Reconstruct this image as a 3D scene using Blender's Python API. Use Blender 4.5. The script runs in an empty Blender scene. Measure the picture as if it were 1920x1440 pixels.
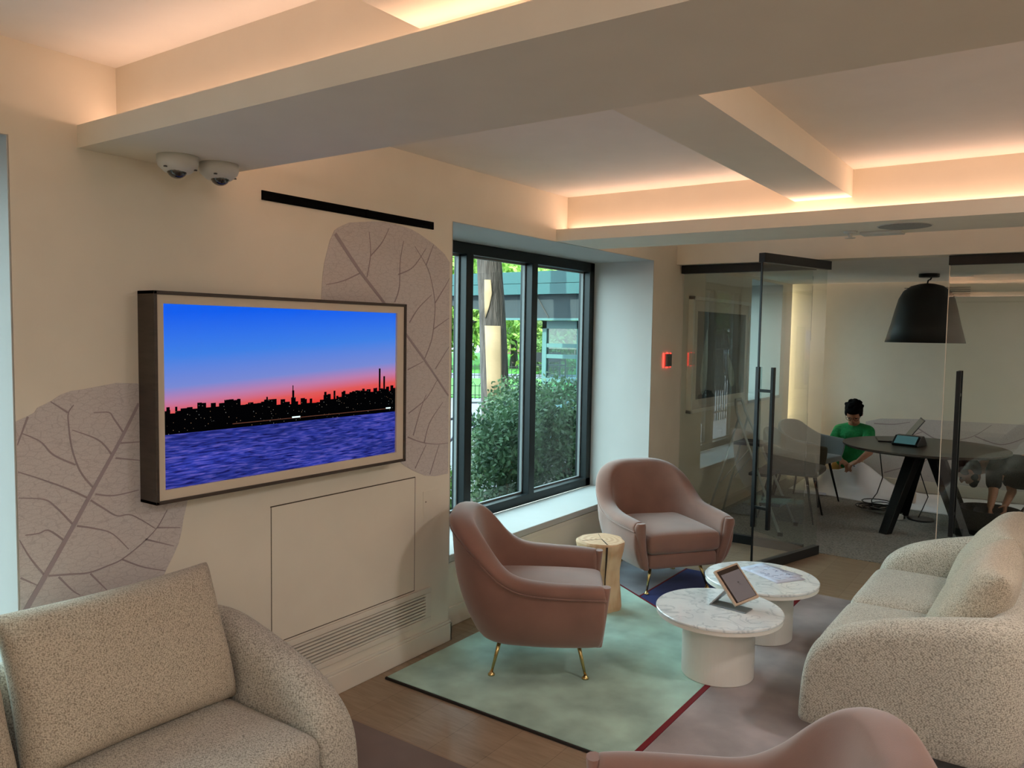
import bpy, bmesh, math, random
from math import pi, sin, cos, radians, sqrt
from mathutils import Vector, Matrix, Euler
random.seed(7)
SC = bpy.context.scene
COL = SC.collection
# ------------------------------------------------------------------ camera
cd = bpy.data.cameras.new('camera'); cam = bpy.data.objects.new('camera', cd); COL.objects.link(cam)
cd.sensor_width = 36.0; cd.lens = 1481.78 / 1920 * 36.0; cd.clip_start = 0.02; cd.clip_end = 300
YAW, PIT, ROL = 0.613315, 0.0652482, 0.0162345
fw = Vector((-sin(YAW) * cos(PIT), cos(YAW) * cos(PIT), -sin(PIT)))
rt0 = Vector((cos(YAW), sin(YAW), 0)); up0 = rt0.cross(fw)
rt = rt0 * cos(ROL) + up0 * sin(ROL); up = -rt0 * sin(ROL) + up0 * cos(ROL)
M = Matrix(((rt.x, up.x, -fw.x, 2.562), (rt.y, up.y, -fw.y, 0), (rt.z, up.z, -fw.z, 1.6), (0, 0, 0, 1)))
cam.matrix_world = M
SC.camera = cam
# ------------------------------------------------------------------ world, sun, exposure
vs = SC.view_settings; vs.view_transform = 'Standard'; vs.look = 'None'; vs.exposure = 0.85; vs.gamma = 1.0; vs.use_curve_mapping = False
def lin(c):
    return tuple(((v / 255) / 12.92 if v / 255 <= 0.04045 else ((v / 255 + 0.055) / 1.055) ** 2.4) for v in c) + (1,)
W = bpy.data.worlds.new('world'); SC.world = W; W.use_nodes = True
wn = W.node_tree.nodes; wl = W.node_tree.links
bg = wn['Background']; bg.inputs['Strength'].default_value = 4.5
tc = wn.new('ShaderNodeTexCoord'); sx = wn.new('ShaderNodeSeparateXYZ'); cr = wn.new('ShaderNodeValToRGB')
wl.new(tc.outputs['Generated'], sx.inputs[0]); wl.new(sx.outputs['Z'], cr.inputs[0]); wl.new(cr.outputs[0], bg.inputs[0])
cr.color_ramp.elements[0].color = (0.78, 0.96, 1.0, 1); cr.color_ramp.elements[1].color = (0.60, 0.86, 1.0, 1)
sd = bpy.data.lights.new('sun', 'SUN'); sd.energy = 6.0; sd.angle = 0.01; sd.color = (1, 0.93, 0.78)
sun = bpy.data.objects.new('sun', sd); COL.objects.link(sun)
sun.rotation_euler = Vector((-0.06, 0.84, -0.54)).to_track_quat('-Z', 'Y').to_euler()
cy = SC.cycles
cy.use_denoising = True; cy.max_bounces = 9; cy.diffuse_bounces = 5; cy.glossy_bounces = 4; cy.transmission_bounces = 8; cy.transparent_max_bounces = 24
cy.use_adaptive_sampling = True; cy.adaptive_threshold = 0.02; cy.caustics_reflective = False; cy.caustics_refractive = False; cy.sample_clamp_indirect = 4.0
try: cy.denoiser = 'OPENIMAGEDENOISE'
except Exception: pass
# ------------------------------------------------------------------ materials
MATS = {}
def newmat(name):
    m = bpy.data.materials.new(name); m.use_nodes = True; MATS[name] = m
    return m, m.node_tree.nodes, m.node_tree.links, m.node_tree.nodes['Principled BSDF']
def mat(name, col, rough=0.6, metal=0.0, nscale=None, namt=0.12, bump=0.0, bscale=200.0, spec=0.5, sheen=0.0, emit=None, estr=0.0, coat=0.0, stretch=None):
    """plain surface with a little procedural variation of colour and relief"""
    m, n, l, p = newmat(name)
    c = lin(col)
    p.inputs['Roughness'].default_value = rough; p.inputs['Metallic'].default_value = metal
    p.inputs['Specular IOR Level'].default_value = spec
    p.inputs['Coat Weight'].default_value = coat
    if sheen: p.inputs['Sheen Weight'].default_value = sheen; p.inputs['Sheen Roughness'].default_value = 0.5
    if emit: p.inputs['Emission Color'].default_value = lin(emit); p.inputs['Emission Strength'].default_value = estr
    t = n.new('ShaderNodeTexCoord'); mp = n.new('ShaderNodeMapping'); l.new(t.outputs['Object'], mp.inputs[0])
    if stretch: mp.inputs['Scale'].default_value = stretch
    nz = n.new('ShaderNodeTexNoise'); nz.inputs['Scale'].default_value = nscale or 6.0; nz.inputs['Detail'].default_value = 4
    l.new(mp.outputs[0], nz.inputs['Vector'])
    r = n.new('ShaderNodeValToRGB'); l.new(nz.outputs['Fac'], r.inputs[0])
    a = namt if nscale else 0.02
    r.color_ramp.elements[0].position = 0.3; r.color_ramp.elements[1].position = 0.7
    r.color_ramp.elements[0].color = tuple(v * (1 - a) for v in c[:3]) + (1,); r.color_ramp.elements[1].color = tuple(min(1, v * (1 + a)) for v in c[:3]) + (1,)
    l.new(r.outputs[0], p.inputs['Base Color'])
    if bump:
        n2 = n.new('ShaderNodeTexNoise'); n2.inputs['Scale'].default_value = bscale; l.new(mp.outputs[0], n2.inputs['Vector'])
        b = n.new('ShaderNodeBump'); b.inputs['Strength'].default_value = bump; b.inputs['Distance'].default_value = 0.002
        l.new(n2.outputs['Fac'], b.inputs['Height']); l.new(b.outputs[0], p.inputs['Normal'])
    return m
def glass(name, tint, refl=1.0, rough=0.0):
    m, n, l, p = newmat(name)
    n.remove(p); out = n['Material Output']
    tr = n.new('ShaderNodeBsdfTransparent'); tr.inputs[0].default_value = tint + (1,)
    gl = n.new('ShaderNodeBsdfGlossy'); gl.inputs['Roughness'].default_value = rough; gl.inputs[0].default_value = (1, 1, 1, 1)
    fr = n.new('ShaderNodeFresnel'); fr.inputs['IOR'].default_value = 1.5
    mu = n.new('ShaderNodeMath'); mu.operation = 'MULTIPLY'; mu.inputs[1].default_value = refl; l.new(fr.outputs[0], mu.inputs[0])
    ge = n.new('ShaderNodeNewGeometry'); iv = n.new('ShaderNodeMath'); iv.operation = 'SUBTRACT'; iv.inputs[0].default_value = 1.0; l.new(ge.outputs['Backfacing'], iv.inputs[1])
    m3 = n.new('ShaderNodeMath'); m3.operation = 'MULTIPLY'; m3.use_clamp = True; l.new(mu.outputs[0], m3.inputs[0]); l.new(iv.outputs[0], m3.inputs[1]); mu = m3
    mx = n.new('ShaderNodeMixShader'); l.new(mu.outputs[0], mx.inputs[0]); l.new(tr.outputs[0], mx.inputs[1]); l.new(gl.outputs[0], mx.inputs[2])
    l.new(mx.outputs[0], out.inputs[0]); return m
def emis(name, col, s):
    m, n, l, p = newmat(name); n.remove(p); e = n.new('ShaderNodeEmission'); e.inputs[0].default_value = tuple(col) + (1,); e.inputs[1].default_value = s
    l.new(e.outputs[0], n['Material Output'].inputs[0]); return m
def weave(name, ca, cb, scale=170, rough=0.95, bump=0.6, sheen=0.15):
    """coarse diagonal woven upholstery"""
    m, n, l, p = newmat(name)
    p.inputs['Roughness'].default_value = rough; p.inputs['Specular IOR Level'].default_value = 0.15; p.inputs['Sheen Weight'].default_value = sheen
    t = n.new('ShaderNodeTexCoord')
    mp = n.new('ShaderNodeMapping'); mp.inputs['Rotation'].default_value = (0.5, 0.4, 0.6); mp.inputs['Scale'].default_value = (1.0, 1.5, 1.0); l.new(t.outputs['Object'], mp.inputs[0])
    vo = n.new('ShaderNodeTexVoronoi'); vo.feature = 'SMOOTH_F1'; vo.inputs['Scale'].default_value = scale; vo.inputs['Smoothness'].default_value = 0.3; vo.inputs['Randomness'].default_value = 0.55; l.new(mp.outputs[0], vo.inputs['Vector'])
    mu = n.new('ShaderNodeMath'); mu.operation = 'SUBTRACT'; mu.inputs[0].default_value = 1.0; l.new(vo.outputs['Distance'], mu.inputs[1])
    nz = n.new('ShaderNodeTexNoise'); nz.inputs['Scale'].default_value = scale * 1.3; nz.inputs['Detail'].default_value = 4; l.new(t.outputs['Object'], nz.inputs['Vector'])
    n3 = n.new('ShaderNodeTexNoise'); n3.inputs['Scale'].default_value = 9; n3.inputs['Detail'].default_value = 5; l.new(t.outputs['Object'], n3.inputs['Vector'])
    pass
    ad = n.new('ShaderNodeMath'); ad.operation = 'ADD'; hf = n.new('ShaderNodeMath'); hf.operation = 'MULTIPLY'; hf.inputs[1].default_value = 0.6; l.new(mu.outputs[0], hf.inputs[0]); l.new(hf.outputs[0], ad.inputs[0]); l.new(nz.outputs['Fac'], ad.inputs[1])
    a2 = n.new('ShaderNodeMath'); a2.operation = 'MULTIPLY_ADD'; a2.inputs[1].default_value = 0.12; l.new(n3.outputs['Fac'], a2.inputs[0]); l.new(ad.outputs[0], a2.inputs[2])
    r = n.new('ShaderNodeValToRGB'); l.new(a2.outputs[0], r.inputs[0])
    r.color_ramp.elements[0].position = 0.62; r.color_ramp.elements[1].position = 1.20
    r.color_ramp.elements[0].color = lin(ca); r.color_ramp.elements[1].color = lin(cb); l.new(r.outputs[0], p.inputs['Base Color'])
    b = n.new('ShaderNodeBump'); b.inputs['Strength'].default_value = bump; b.inputs['Distance'].default_value = 0.003
    l.new(ad.outputs[0], b.inputs['Height']); l.new(b.outputs[0], p.inputs['Normal'])
    return m
WALL = mat('wall_paint', (231, 223, 207), 0.75, bump=0.05, bscale=90)
CEIL = mat('ceiling_paint', (236, 231, 224), 0.85)
REV = mat('reveal_paint_dimmed', (186, 186, 182), 0.7)  # same white paint as the walls, darkened to tone down the daylight
TRIM = mat('trim_paint', (226, 218, 204), 0.5)
BLACKM = mat('black_metal', (16, 18, 19), 0.42, 0.3, spec=0.5)
FRAME = mat('window_frame_metal', (25, 33, 35), 0.35, 0.4)
GASK = mat('grey_gasket', (112, 118, 118), 0.5)
BRASS = mat('polished_brass', (206, 178, 120), 0.22, 1.0)
WGLASS = glass('window_glass', (0.93, 0.98, 0.97), 0.7)
PGLASS = glass('partition_glass', (0.88, 0.915, 0.895), 2.8)
def woodfloor():
    m, n, l, p = newmat('oak_floor')
    t = n.new('ShaderNodeTexCoord'); mp = n.new('ShaderNodeMapping'); l.new(t.outputs['Object'], mp.inputs[0]); mp.inputs['Rotation'].default_value = (0, 0, radians(90))
    br = n.new('ShaderNodeTexBrick'); br.inputs['Scale'].default_value = 1.0; br.inputs['Brick Width'].default_value = 2.6; br.inputs['Row Height'].default_value = 0.21
    br.inputs['Mortar Size'].default_value = 0.0012; br.offset = 0.37; br.inputs['Color1'].default_value = (0.42, 0.42, 0.42, 1); br.inputs['Color2'].default_value = (0.62, 0.62, 0.62, 1); br.inputs['Mortar'].default_value = (0, 0, 0, 1)
    l.new(mp.outputs[0], br.inputs['Vector'])
    m2 = n.new('ShaderNodeMapping'); m2.inputs['Scale'].default_value = (1.6, 16, 1); m2.inputs['Rotation'].default_value = (0, 0, radians(90)); l.new(t.outputs['Object'], m2.inputs[0])
    nz = n.new('ShaderNodeTexNoise'); nz.inputs['Scale'].default_value = 3.5; nz.inputs['Detail'].default_value = 7; nz.inputs['Distortion'].default_value = 0.7; l.new(m2.outputs[0], nz.inputs['Vector'])
    ad = n.new('ShaderNodeMixRGB'); ad.inputs[0].default_value = 0.55; l.new(br.outputs[0], ad.inputs[1]); l.new(nz.outputs['Fac'], ad.inputs[2])
    r = n.new('ShaderNodeValToRGB'); l.new(ad.outputs[0], r.inputs[0])
    e = r.color_ramp.elements; e[0].position = 0.15; e[0].color = lin((96, 80, 64)); e[1].position = 0.75; e[1].color = lin((172, 150, 126)); x = e.new(0.42); x.color = lin((142, 121, 98))
    l.new(r.outputs[0], p.inputs['Base Color']); p.inputs['Roughness'].default_value = 0.38
    b = n.new('ShaderNodeBump'); b.inputs['Strength'].default_value = 0.15; b.inputs['Distance'].default_value = 0.002; l.new(ad.outputs[0], b.inputs['Height']); l.new(b.outputs[0], p.inputs['Normal'])
    return m
FLOORM = woodfloor()
CARPET = weave('grey_carpet', (84, 80, 74), (144, 138, 128), 60, bump=0.8)
VELVET = mat('dusty_pink_velvet', (136, 100, 87), 0.8, nscale=5, namt=0.12, bump=0.15, bscale=420, spec=0.2, sheen=0.45)
SOFAF = weave('oatmeal_sofa_weave', (138, 130, 117), (206, 199, 184), 150)
CUSHF = weave('oatmeal_cushion_weave', (140, 127, 110), (208, 195, 174), 190)
# ------------------------------------------------------------------ mesh helpers
def tag(o, label=None, cat=None, group=None, kind=None):
    if label: o['label'] = label
    if cat: o['category'] = cat
    if group: o['group'] = group
    if kind: o['kind'] = kind
    return o
def empty(name, loc=(0, 0, 0), rz=0.0, label=None, cat=None, group=None):
    o = bpy.data.objects.new(name, None); COL.objects.link(o); o.location = loc; o.rotation_euler = (0, 0, rz); o.empty_display_size = 0.1
    return tag(o, label, cat, group)
class MB:
    def __init__(s): s.v = []; s.f = []
    def add(s, vs, fs):
        k = len(s.v); s.v += [tuple(v) for v in vs]; s.f += [tuple(i + k for i in f) for f in fs]; return s
    def box(s, a, b, rot=None, piv=None):
        x0, y0, z0 = a; x1, y1, z1 = b
        vs = [Vector(q) for q in ((x0, y0, z0), (x1, y0, z0), (x1, y1, z0), (x0, y1, z0), (x0, y0, z1), (x1, y0, z1), (x1, y1, z1), (x0, y1, z1))]
        if rot is not None:
            c = Vector(piv) if piv else (Vector(a) + Vector(b)) / 2; vs = [rot @ (q - c) + c for q in vs]
        return s.add(vs, [(0, 3, 2, 1), (4, 5, 6, 7), (0, 1, 5, 4), (1, 2, 6, 5), (2, 3, 7, 6), (3, 0, 4, 7)])
    def prism(s, pts, ax, a, b):
        """extrude a polygon (2D points) along axis ax from a to b"""
        n = len(pts)
        def P(p, t):
            q = [0, 0, 0]; o = [i for i in range(3) if i != ax]; q[ax] = t; q[o[0]] = p[0]; q[o[1]] = p[1]; return q
        vs = [P(p, a) for p in pts] + [P(p, b) for p in pts]
        return s.add(vs, [tuple(range(n))[::-1], tuple(range(n, 2 * n))] + [(i, (i + 1) % n, n + (i + 1) % n, n + i) for i in range(n)])
    def tube(s, pts, r, seg=10, cap=True):
        pts = [Vector(p) for p in pts]; n = len(pts); rs = r if isinstance(r, (list, tuple)) else [r] * n
        prev = None; rings = []
        for i, p in enumerate(pts):
            d = (pts[min(i + 1, n - 1)] - pts[max(i - 1, 0)])
            d = d.normalized() if d.length > 1e-9 else Vector((0, 0, 1))
            if prev is None:
                a = Vector((0, 0, 1)) if abs(d.z) < 0.9 else Vector((1, 0, 0)); u = d.cross(a).normalized()
            else:
                u = (prev - d * prev.dot(d)).normalized()
            prev = u; w = d.cross(u)
            rings.append([p + (u * cos(2 * pi * k / seg) + w * sin(2 * pi * k / seg)) * rs[i] for k in range(seg)])
        vs = [v for R in rings for v in R]
        fs = [(i * seg + k, i * seg + (k + 1) % seg, (i + 1) * seg + (k + 1) % seg, (i + 1) * seg + k) for i in range(n - 1) for k in range(seg)]
        if cap: fs += [tuple(range(seg))[::-1], tuple(range((n - 1) * seg, n * seg))]
        return s.add(vs, fs)
    def lathe(s, prof, c=(0, 0, 0), seg=32, sx=1, sy=1, cap=True):
        n = len(prof); vs = [(c[0] + r * cos(2 * pi * k / seg) * sx, c[1] + r * sin(2 * pi * k / seg) * sy, c[2] + z) for r, z in prof for k in range(seg)]
        fs = [(i * seg + k, i * seg + (k + 1) % seg, (i + 1) * seg + (k + 1) % seg, (i + 1) * seg + k) for i in range(n - 1) for k in range(seg)]
        if cap: fs += [tuple(range(seg))[::-1], tuple(range((n - 1) * seg, n * seg))]
        return s.add(vs, fs)
    def ell(s, c, r, rot=None, seg=16, ring=10):
        vs = []; c = Vector(c)
        for i in range(1, ring):
            th = pi * i / ring
            for k in range(seg):
                v = Vector((r[0] * sin(th) * cos(2 * pi * k / seg), r[1] * sin(th) * sin(2 * pi * k / seg), r[2] * cos(th)))
                vs.append(c + (rot @ v if rot is not None else v))
        t = Vector((0, 0, r[2])); vs += [c + (rot @ t if rot is not None else t), c - (rot @ t if rot is not None else t)]
        a = len(vs) - 2; b = a + 1
        fs = [(i * seg + k, (i + 1) * seg + k, (i + 1) * seg + (k + 1) % seg, i * seg + (k + 1) % seg) for i in range(ring - 2) for k in range(seg)]
        fs += [(a, k, (k + 1) % seg) for k in range(seg)] + [(b, (ring - 2) * seg + (k + 1) % seg, (ring - 2) * seg + k) for k in range(seg)]
        return s.add(vs, fs)
    def grid(s, rows, closed=False):
        m = len(rows[0]); n = len(rows); vs = [v for R in rows for v in R]; q = m if closed else m - 1
        return s.add(vs, [(i * m + k, i * m + (k + 1) % m, (i + 1) * m + (k + 1) % m, (i + 1) * m + k) for i in range(n - 1) for k in range(q)])
    def build(s, name, m, parent=None, smooth=False, bev=0.0, sub=0, fix=True, remesh=0.0, solid=0.0, seg=2):
        me = bpy.data.meshes.new(name); me.from_pydata(s.v, [], s.f); me.update()
        if fix:
            b = bmesh.new(); b.from_mesh(me); bmesh.ops.recalc_face_normals(b, faces=b.faces); b.to_mesh(me); b.free()
        o = bpy.data.objects.new(name, me); COL.objects.link(o); me.materials.append(m)
        if smooth: me.polygons.foreach_set('use_smooth', [True] * len(me.polygons))
        if parent is not None: o.parent = parent
        if solid:
            d = o.modifiers.new('solid', 'SOLIDIFY'); d.thickness = solid; d.offset = 0
        if remesh:
            d = o.modifiers.new('remesh', 'REMESH'); d.mode = 'VOXEL'; d.voxel_size = remesh; d.use_smooth_shade = True
            d = o.modifiers.new('smooth', 'SMOOTH'); d.factor = 0.5; d.iterations = 4
        if bev:
            d = o.modifiers.new('bevel', 'BEVEL'); d.width = bev; d.segments = seg; d.limit_method = 'ANGLE'; d.angle_limit = radians(40)
        if sub:
            d = o.modifiers.new('sub', 'SUBSURF'); d.levels = sub; d.render_levels = sub
        return o
def bx(name, a, b, m, parent=None, bev=0.0, **k): return MB().box(a, b).build(name, m, parent, bev=bev, **k)
def struct(o): o['kind'] = 'structure'; return o
def copy_tree(o, parent=None):
    c = o.copy(); COL.objects.link(c); c.parent = parent
    for ch in [q for q in bpy.data.objects if q.parent == o]: copy_tree(ch, c)
    return c
def catmull(pts, n):
    """smooth resample of a list of tuples"""
    P = [Vector(p) if len(p) <= 4 else p for p in pts]; out = []
    m = len(P) - 1
    for i in range(n + 1):
        t = i / n * m; k = min(int(t), m - 1); t -= k
        p0 = P[max(k - 1, 0)]; p1 = P[k]; p2 = P[k + 1]; p3 = P[min(k + 2, m)]
        out.append(0.5 * ((2 * p1) + (p2 - p0) * t + (2 * p0 - 5 * p1 + 4 * p2 - p3) * t * t + (3 * p1 - p0 - 3 * p2 + p3) * t ** 3))
    return out
def interp(tab, x):
    if x <= tab[0][0]: return tab[0][1]
    for (a, b), (c, d) in zip(tab, tab[1:]):
        if x <= c: return b + (d - b) * (x - a) / (c - a)
    return tab[-1][1]
# ------------------------------------------------------------------ the room
HS = 2.152; ZC = 2.43; ZB = 2.185
w = MB()
for a, b in (((-0.62, -4, 0), (0, -1.3, 2.6)), ((-0.62, 1.065, 0), (0, 3.1, 2.6)), ((-0.62, 5.45, 0), (0, 7.68, 2.6)), ((-0.62, 8.69, 0), (0, 9.05, 2.6)),
             ((-0.62, -1.3, HS), (0, 1.065, 2.6)), ((-0.62, 3.1, HS), (0, 5.45, 2.6)), ((-0.62, 7.68, 2.16), (0, 8.69, 2.6)),
             ((-0.62, -1.3, 0), (-0.12, 1.065, 0.36)), ((-0.62, 3.1, 0), (-0.12, 5.45, 0.36)), ((-0.62, 7.68, 0), (0, 8.69, 0.95))): w.box(a, b)
struct(w.build('wall_left', WALL))
# painted reveals of the windows
rv = MB()
rv.box((-0.5, 5.447, 0.40), (0.0, 5.452, HS)).box((-0.5, 3.098, 0.40), (0, 3.103, HS)).box((-0.5, 3.1, HS - 0.003), (-0.001, 5.45, HS + 0.002))
rv.box((-0.5, 1.061, 0.40), (0.0, 1.066, HS)).box((-0.5, -1.3, HS - 0.003), (-0.001, 1.062, HS + 0.002))
rv.box((-0.5, 8.687, 0.97), (0, 8.692, 2.16)).box((-0.5, 7.68, 2.157), (-0.001, 8.69, 2.161))
struct(rv.build('trim_reveals', REV))
struct(bx('floor', (-0.6, -4, -0.1), (6, 6.05, 0), FLOORM))
struct(bx('floor_carpet', (-0.2, 6.05, -0.1), (6, 9.3, 0.004), CARPET))
struct(bx('ceiling', (-0.6, -4, ZC), (6, 6.05, ZC + 0.15), CEIL))
struct(bx('ceiling_back', (-0.3, 6.05, ZB), (6, 9.06, ZB + 0.1), CEIL))
struct(bx('ceiling_slot', (-0.3, 9.06, ZB + 0.22), (6, 9.3, ZB + 0.3), CEIL))
struct(bx('wall_back', (-0.3, 9.16, 0), (6, 9.3, 2.6), WALL))
struct(bx('wall_right', (5.9, -4, 0), (6.0, 9.3, 2.6), WALL))
struct(bx('wall_near', (-0.6, -4.1, 0), (6, -4.0, 2.6), WALL))
struct(bx('wall_header', (0, 5.87, HS), (5.9, 6.05, ZC), WALL))
struct(bx('trim_ceiling_edge', (0, 6.05, ZB), (5.9, 6.12, ZC), CEIL))
struct(bx('wall_slot_end', (-0.3, 9.05, 0), (-0.2, 9.16, 2.6), WALL))
# dropped beams with a light trough on their near side
def beam(name, y0, yi, y1):
    b = MB(); b.box((0, yi, HS), (5.9, y1 - 0.126, ZC)); b.box((0, y1 - 0.126, HS), (5.9, y1, HS + 0.02)); b.box((0, y1 - 0.012, HS + 0.02), (5.9, y1, HS + 0.07)); b.box((0, y0, HS), (5.9, yi, HS + 0.02)); b.box((0, y0, HS + 0.02), (5.9, y0 + 0.012, HS + 0.07))
    return struct(b.build(name, WALL))
beam('trim_beam', 1.263, 1.389, 1.762); beam('trim_beam', 4.078, 4.203, 4.59)
beam('trim_beam', -1.75, -1.62, -1.25)
struct(bx('trim_cross_beam', (1.366, 1.636, 2.295), (1.645, 4.203, ZC), WALL))
struct(bx('trim_cross_beam', (1.31, -1.376, 2.29), (1.60, 1.389, ZC), WALL))
struct(bx('trim_cross_beam', (4.3, 1.636, 2.295), (4.58, 4.203, ZC), WALL))
WHITEP = mat('white_plastic', (206, 204, 198), 0.45)
LED = emis('warm_led', (1.0, 0.61, 0.43), 10.0)
LEDV = emis('warm_led_wall', (1.0, 0.84, 0.62), 16.0)
for y, sg, pw, lab in ((1.352, 1, 5.0, 'glowing warm light strip in the near trough of the nearest ceiling beam'), (1.673, -1, 9.0, 'glowing warm light strip in the far trough of the nearest ceiling beam'), (4.166, 1, 8.0, 'glowing warm light strip in the near trough of the far ceiling beam'),
                       (4.501, -1, 6.5, 'glowing warm light strip in the far trough of the far ceiling beam'), (-1.656, 1, 6.0, 'glowing warm light strip on the near side of the beam behind the viewer'), (-1.339, -1, 5.0, 'glowing warm light strip on the lounge side of the beam behind the viewer')):
    r = empty('led_strip', (0, y, HS + 0.05), 0, lab, 'light strip')
    MB().prism([(0.0, 0.0), (sg * 0.034, 0.0), (sg * 0.034, 0.026), (0.0, 0.004)], 0, 0.03, 5.87).build('housing', WHITEP, r)
    lm = emis('warm_led_%d' % int(pw * 10), (1.0, 0.61, 0.43), pw)
    MB().add([(0.03, sg * 0.001, 0.0055), (5.87, sg * 0.001, 0.0055), (5.87, sg * 0.033, 0.0275), (0.03, sg * 0.033, 0.0275)], [(0, 1, 2, 3)]).build('diffuser', lm, r)
tag(bx('led_strip', (-0.19, 9.07, 0.15), (-0.18, 9.09, 2.15), LEDV), 'vertical warm light strip in the corner slot of the meeting room', 'light strip')
tag(bx('led_strip', (-0.15, 9.075, ZB + 0.09), (5.85, 9.085, ZB + 0.10), emis('warm_led_slot', (1.0, 0.76, 0.56), 1.1)), 'horizontal warm light strip along the top of the back wall', 'light strip')
# sills, skirting
struct(bx('trim_sill', (-0.5, 3.1, 0.36), (-0.105, 5.45, 0.40), REV, bev=0.004))
struct(bx('trim_sill', (-0.5, -1.3, 0.36), (-0.105, 1.065, 0.40), REV, bev=0.004))
struct(bx('trim_sill', (-0.5, 7.68, 0.94), (0.01, 8.69, 0.97), REV, bev=0.004))
struct(bx('trim_sill_apron', (-0.12, 3.1, 0.325), (-0.112, 5.45, 0.355), TRIM))
bb = MB()
def skirt(a, b):
    bb.box(a, (b[0], b[1], 0.108)); 
bb.box((0, 1.065, 0), (0.014, 3.114, 0.095)).box((0, 1.065, 0.095), (0.009, 3.109, 0.108))
bb.box((-0.12, 3.1, 0), (0.014, 3.114, 0.095)).box((-0.12, 3.1, 0), (-0.106, 5.45, 0.108)).box((-0.12, 5.436, 0), (0.014, 5.45, 0.108))
bb.box((0, 5.436, 0), (0.014, 9.05, 0.108)).box((-0.3, 9.146, 0), (5.9, 9.16, 0.12)).box((0, -4, 0), (0.014, -1.3, 0.108))
struct(bb.build('baseboard_left', TRIM, bev=0.003))
# ------------------------------------------------------------------ windows
def window(name, y0, y1, z0, z1, muls, x=-0.5):
    root = empty(name); struct(root)
    f = MB(); f.box((x - 0.1, y0, z0), (x, y1, z0 + 0.065)).box((x - 0.1, y0, z1 - 0.07), (x, y1, z1)).box((x - 0.1, y0, z0), (x, y0 + 0.07, z1)).box((x - 0.1, y1 - 0.07, z0), (x, y1, z1))
    for m_ in muls: f.box((x - 0.1, m_ - 0.035, z0 + 0.06), (x, m_ + 0.035, z1 - 0.065))
    f.build('frame', FRAME, root, bev=0.003)
    ys = [y0 + 0.035] + list(muls) + [y1 - 0.035]
    g = MB()
    for a, b in zip(ys, ys[1:]):
        a += 0.035; b -= 0.035
        for q in ((a, z0 + 0.065, a + 0.012, z1 - 0.07), (b - 0.012, z0 + 0.065, b, z1 - 0.07), (a, z0 + 0.065, b, z0 + 0.077), (a, z1 - 0.082, b, z1 - 0.07)): g.box((x - 0.075, q[0], q[1]), (x - 0.055, q[2], q[3]))
        p = bx('pane', (x - 0.068, a + 0.004, z0 + 0.07), (x - 0.062, b - 0.004, z1 - 0.075), WGLASS, root)
    g.build('gasket', GASK, root)
    return root
window('window_1', -1.3, 1.065, 0.40, HS, [-0.5, 0.3])
window('window_2', 3.1, 5.45, 0.40, HS - 0.005, [3.88, 4.61])
window('window_3', 7.68, 8.69, 0.97, 2.16, [])
# window shims seen along the glass edge
# ------------------------------------------------------------------ wall services
SLOT = mat('black_slot', (6, 6, 7), 0.9, spec=0.1)
r = empty('slot_diffuser', (0, 2.45, 2.11), label='long black linear air slot set high in the wall above the television', cat='air vent')
bx('housing', (0.0, -0.50, -0.018), (0.006, 0.50, 0.018), SLOT, r)
for z in (-0.012, 0.010): bx('slot_blade', (0.004, -0.495, z), (0.010, 0.495, z + 0.003), SLOT, r)
bx('joint', (0.004, 0.045, -0.018), (0.010, 0.06, 0.018), SLOT, r)
r = empty('access_panel', (0, 2.41, 0.61), label='flush painted access panel in the wall below the television', cat='panel')
bx('door', (0.0, -0.42, -0.275), (0.0045, 0.42, 0.28), WALL, r)
GAP = mat('shadow_gap', (84, 72, 58), 0.9)
g = MB(); g.box((0, 0.42, -0.277), (0.004, 0.424, 0.284)).box((0, -0.424, 0.28), (0.004, 0.424, 0.284)).box((0, -0.424, -0.279), (0.004, 0.424, -0.275)).box((0, -0.4216, -0.277), (0.002, -0.4203, 0.284)); g.build('gap', GAP, r)
r = empty('wall_grille', (0, 2.27, 0.235), label='painted wall heating grille with long horizontal slats above the skirting', cat='vent')
g = MB(); g.box((0, -0.68, 0.062), (0.012, 0.68, 0.088)).box((0, -0.68, -0.088), (0.012, 0.68, -0.062)).box((0, 0.64, -0.062), (0.012, 0.68, 0.062)).box((0, -0.68, -0.062), (0.012, -0.64, 0.062)); g.build('frame', TRIM, r, bev=0.002)
bx('recess', (0, -0.64, -0.062), (0.002, 0.64, 0.062), mat('grille_dark', (60, 52, 44), 0.9), r)
for k in range(8):
    z = -0.054 + k * 0.0155
    bx('slat', (0.002, -0.64, z - 0.0045), (0.012, 0.64, z + 0.0045), TRIM, r)
g = MB()
r = empty('wall_cover', (0, 2.955, 0.735), label='small faint painted cover plate on the wall beside the window reveal', cat='cover plate')
bx('plate', (0, -0.06, -0.075), (0.003, 0.06, 0.075), WALL, r); bx('screw', (0.003, -0.045, 0.02), (0.005, -0.04, 0.025), GAP, r)
# red glowing thermostat on the far wall
r = empty('thermostat', (0, 5.725, 1.403), label='small dark wall thermostat with red glowing edges beside the glass wall', cat='thermostat')
bx('body', (0.004, -0.055, -0.05), (0.022, 0.055, 0.05), mat('thermostat_trim', (120, 112, 108), 0.4), r, bev=0.003)
bx('screen', (0.0225, -0.03, -0.04), (0.024, 0.045, 0.042), mat('thermostat_screen', (14, 14, 20), 0.25), r)
RED = emis('red_glow', (1.0, 0.03, 0.02), 3.0)
for k, (a, b) in enumerate((((0.002, -0.07, -0.055), (0.008, -0.056, 0.055)), ((0.002, 0.056, -0.055), (0.008, 0.068, 0.055)), ((0.002, -0.02, 0.051), (0.007, 0.02, 0.057)), ((0.002, -0.02, -0.057), (0.007, 0.02, -0.051)))): bx('light_edge', a, b, RED, r)
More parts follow.
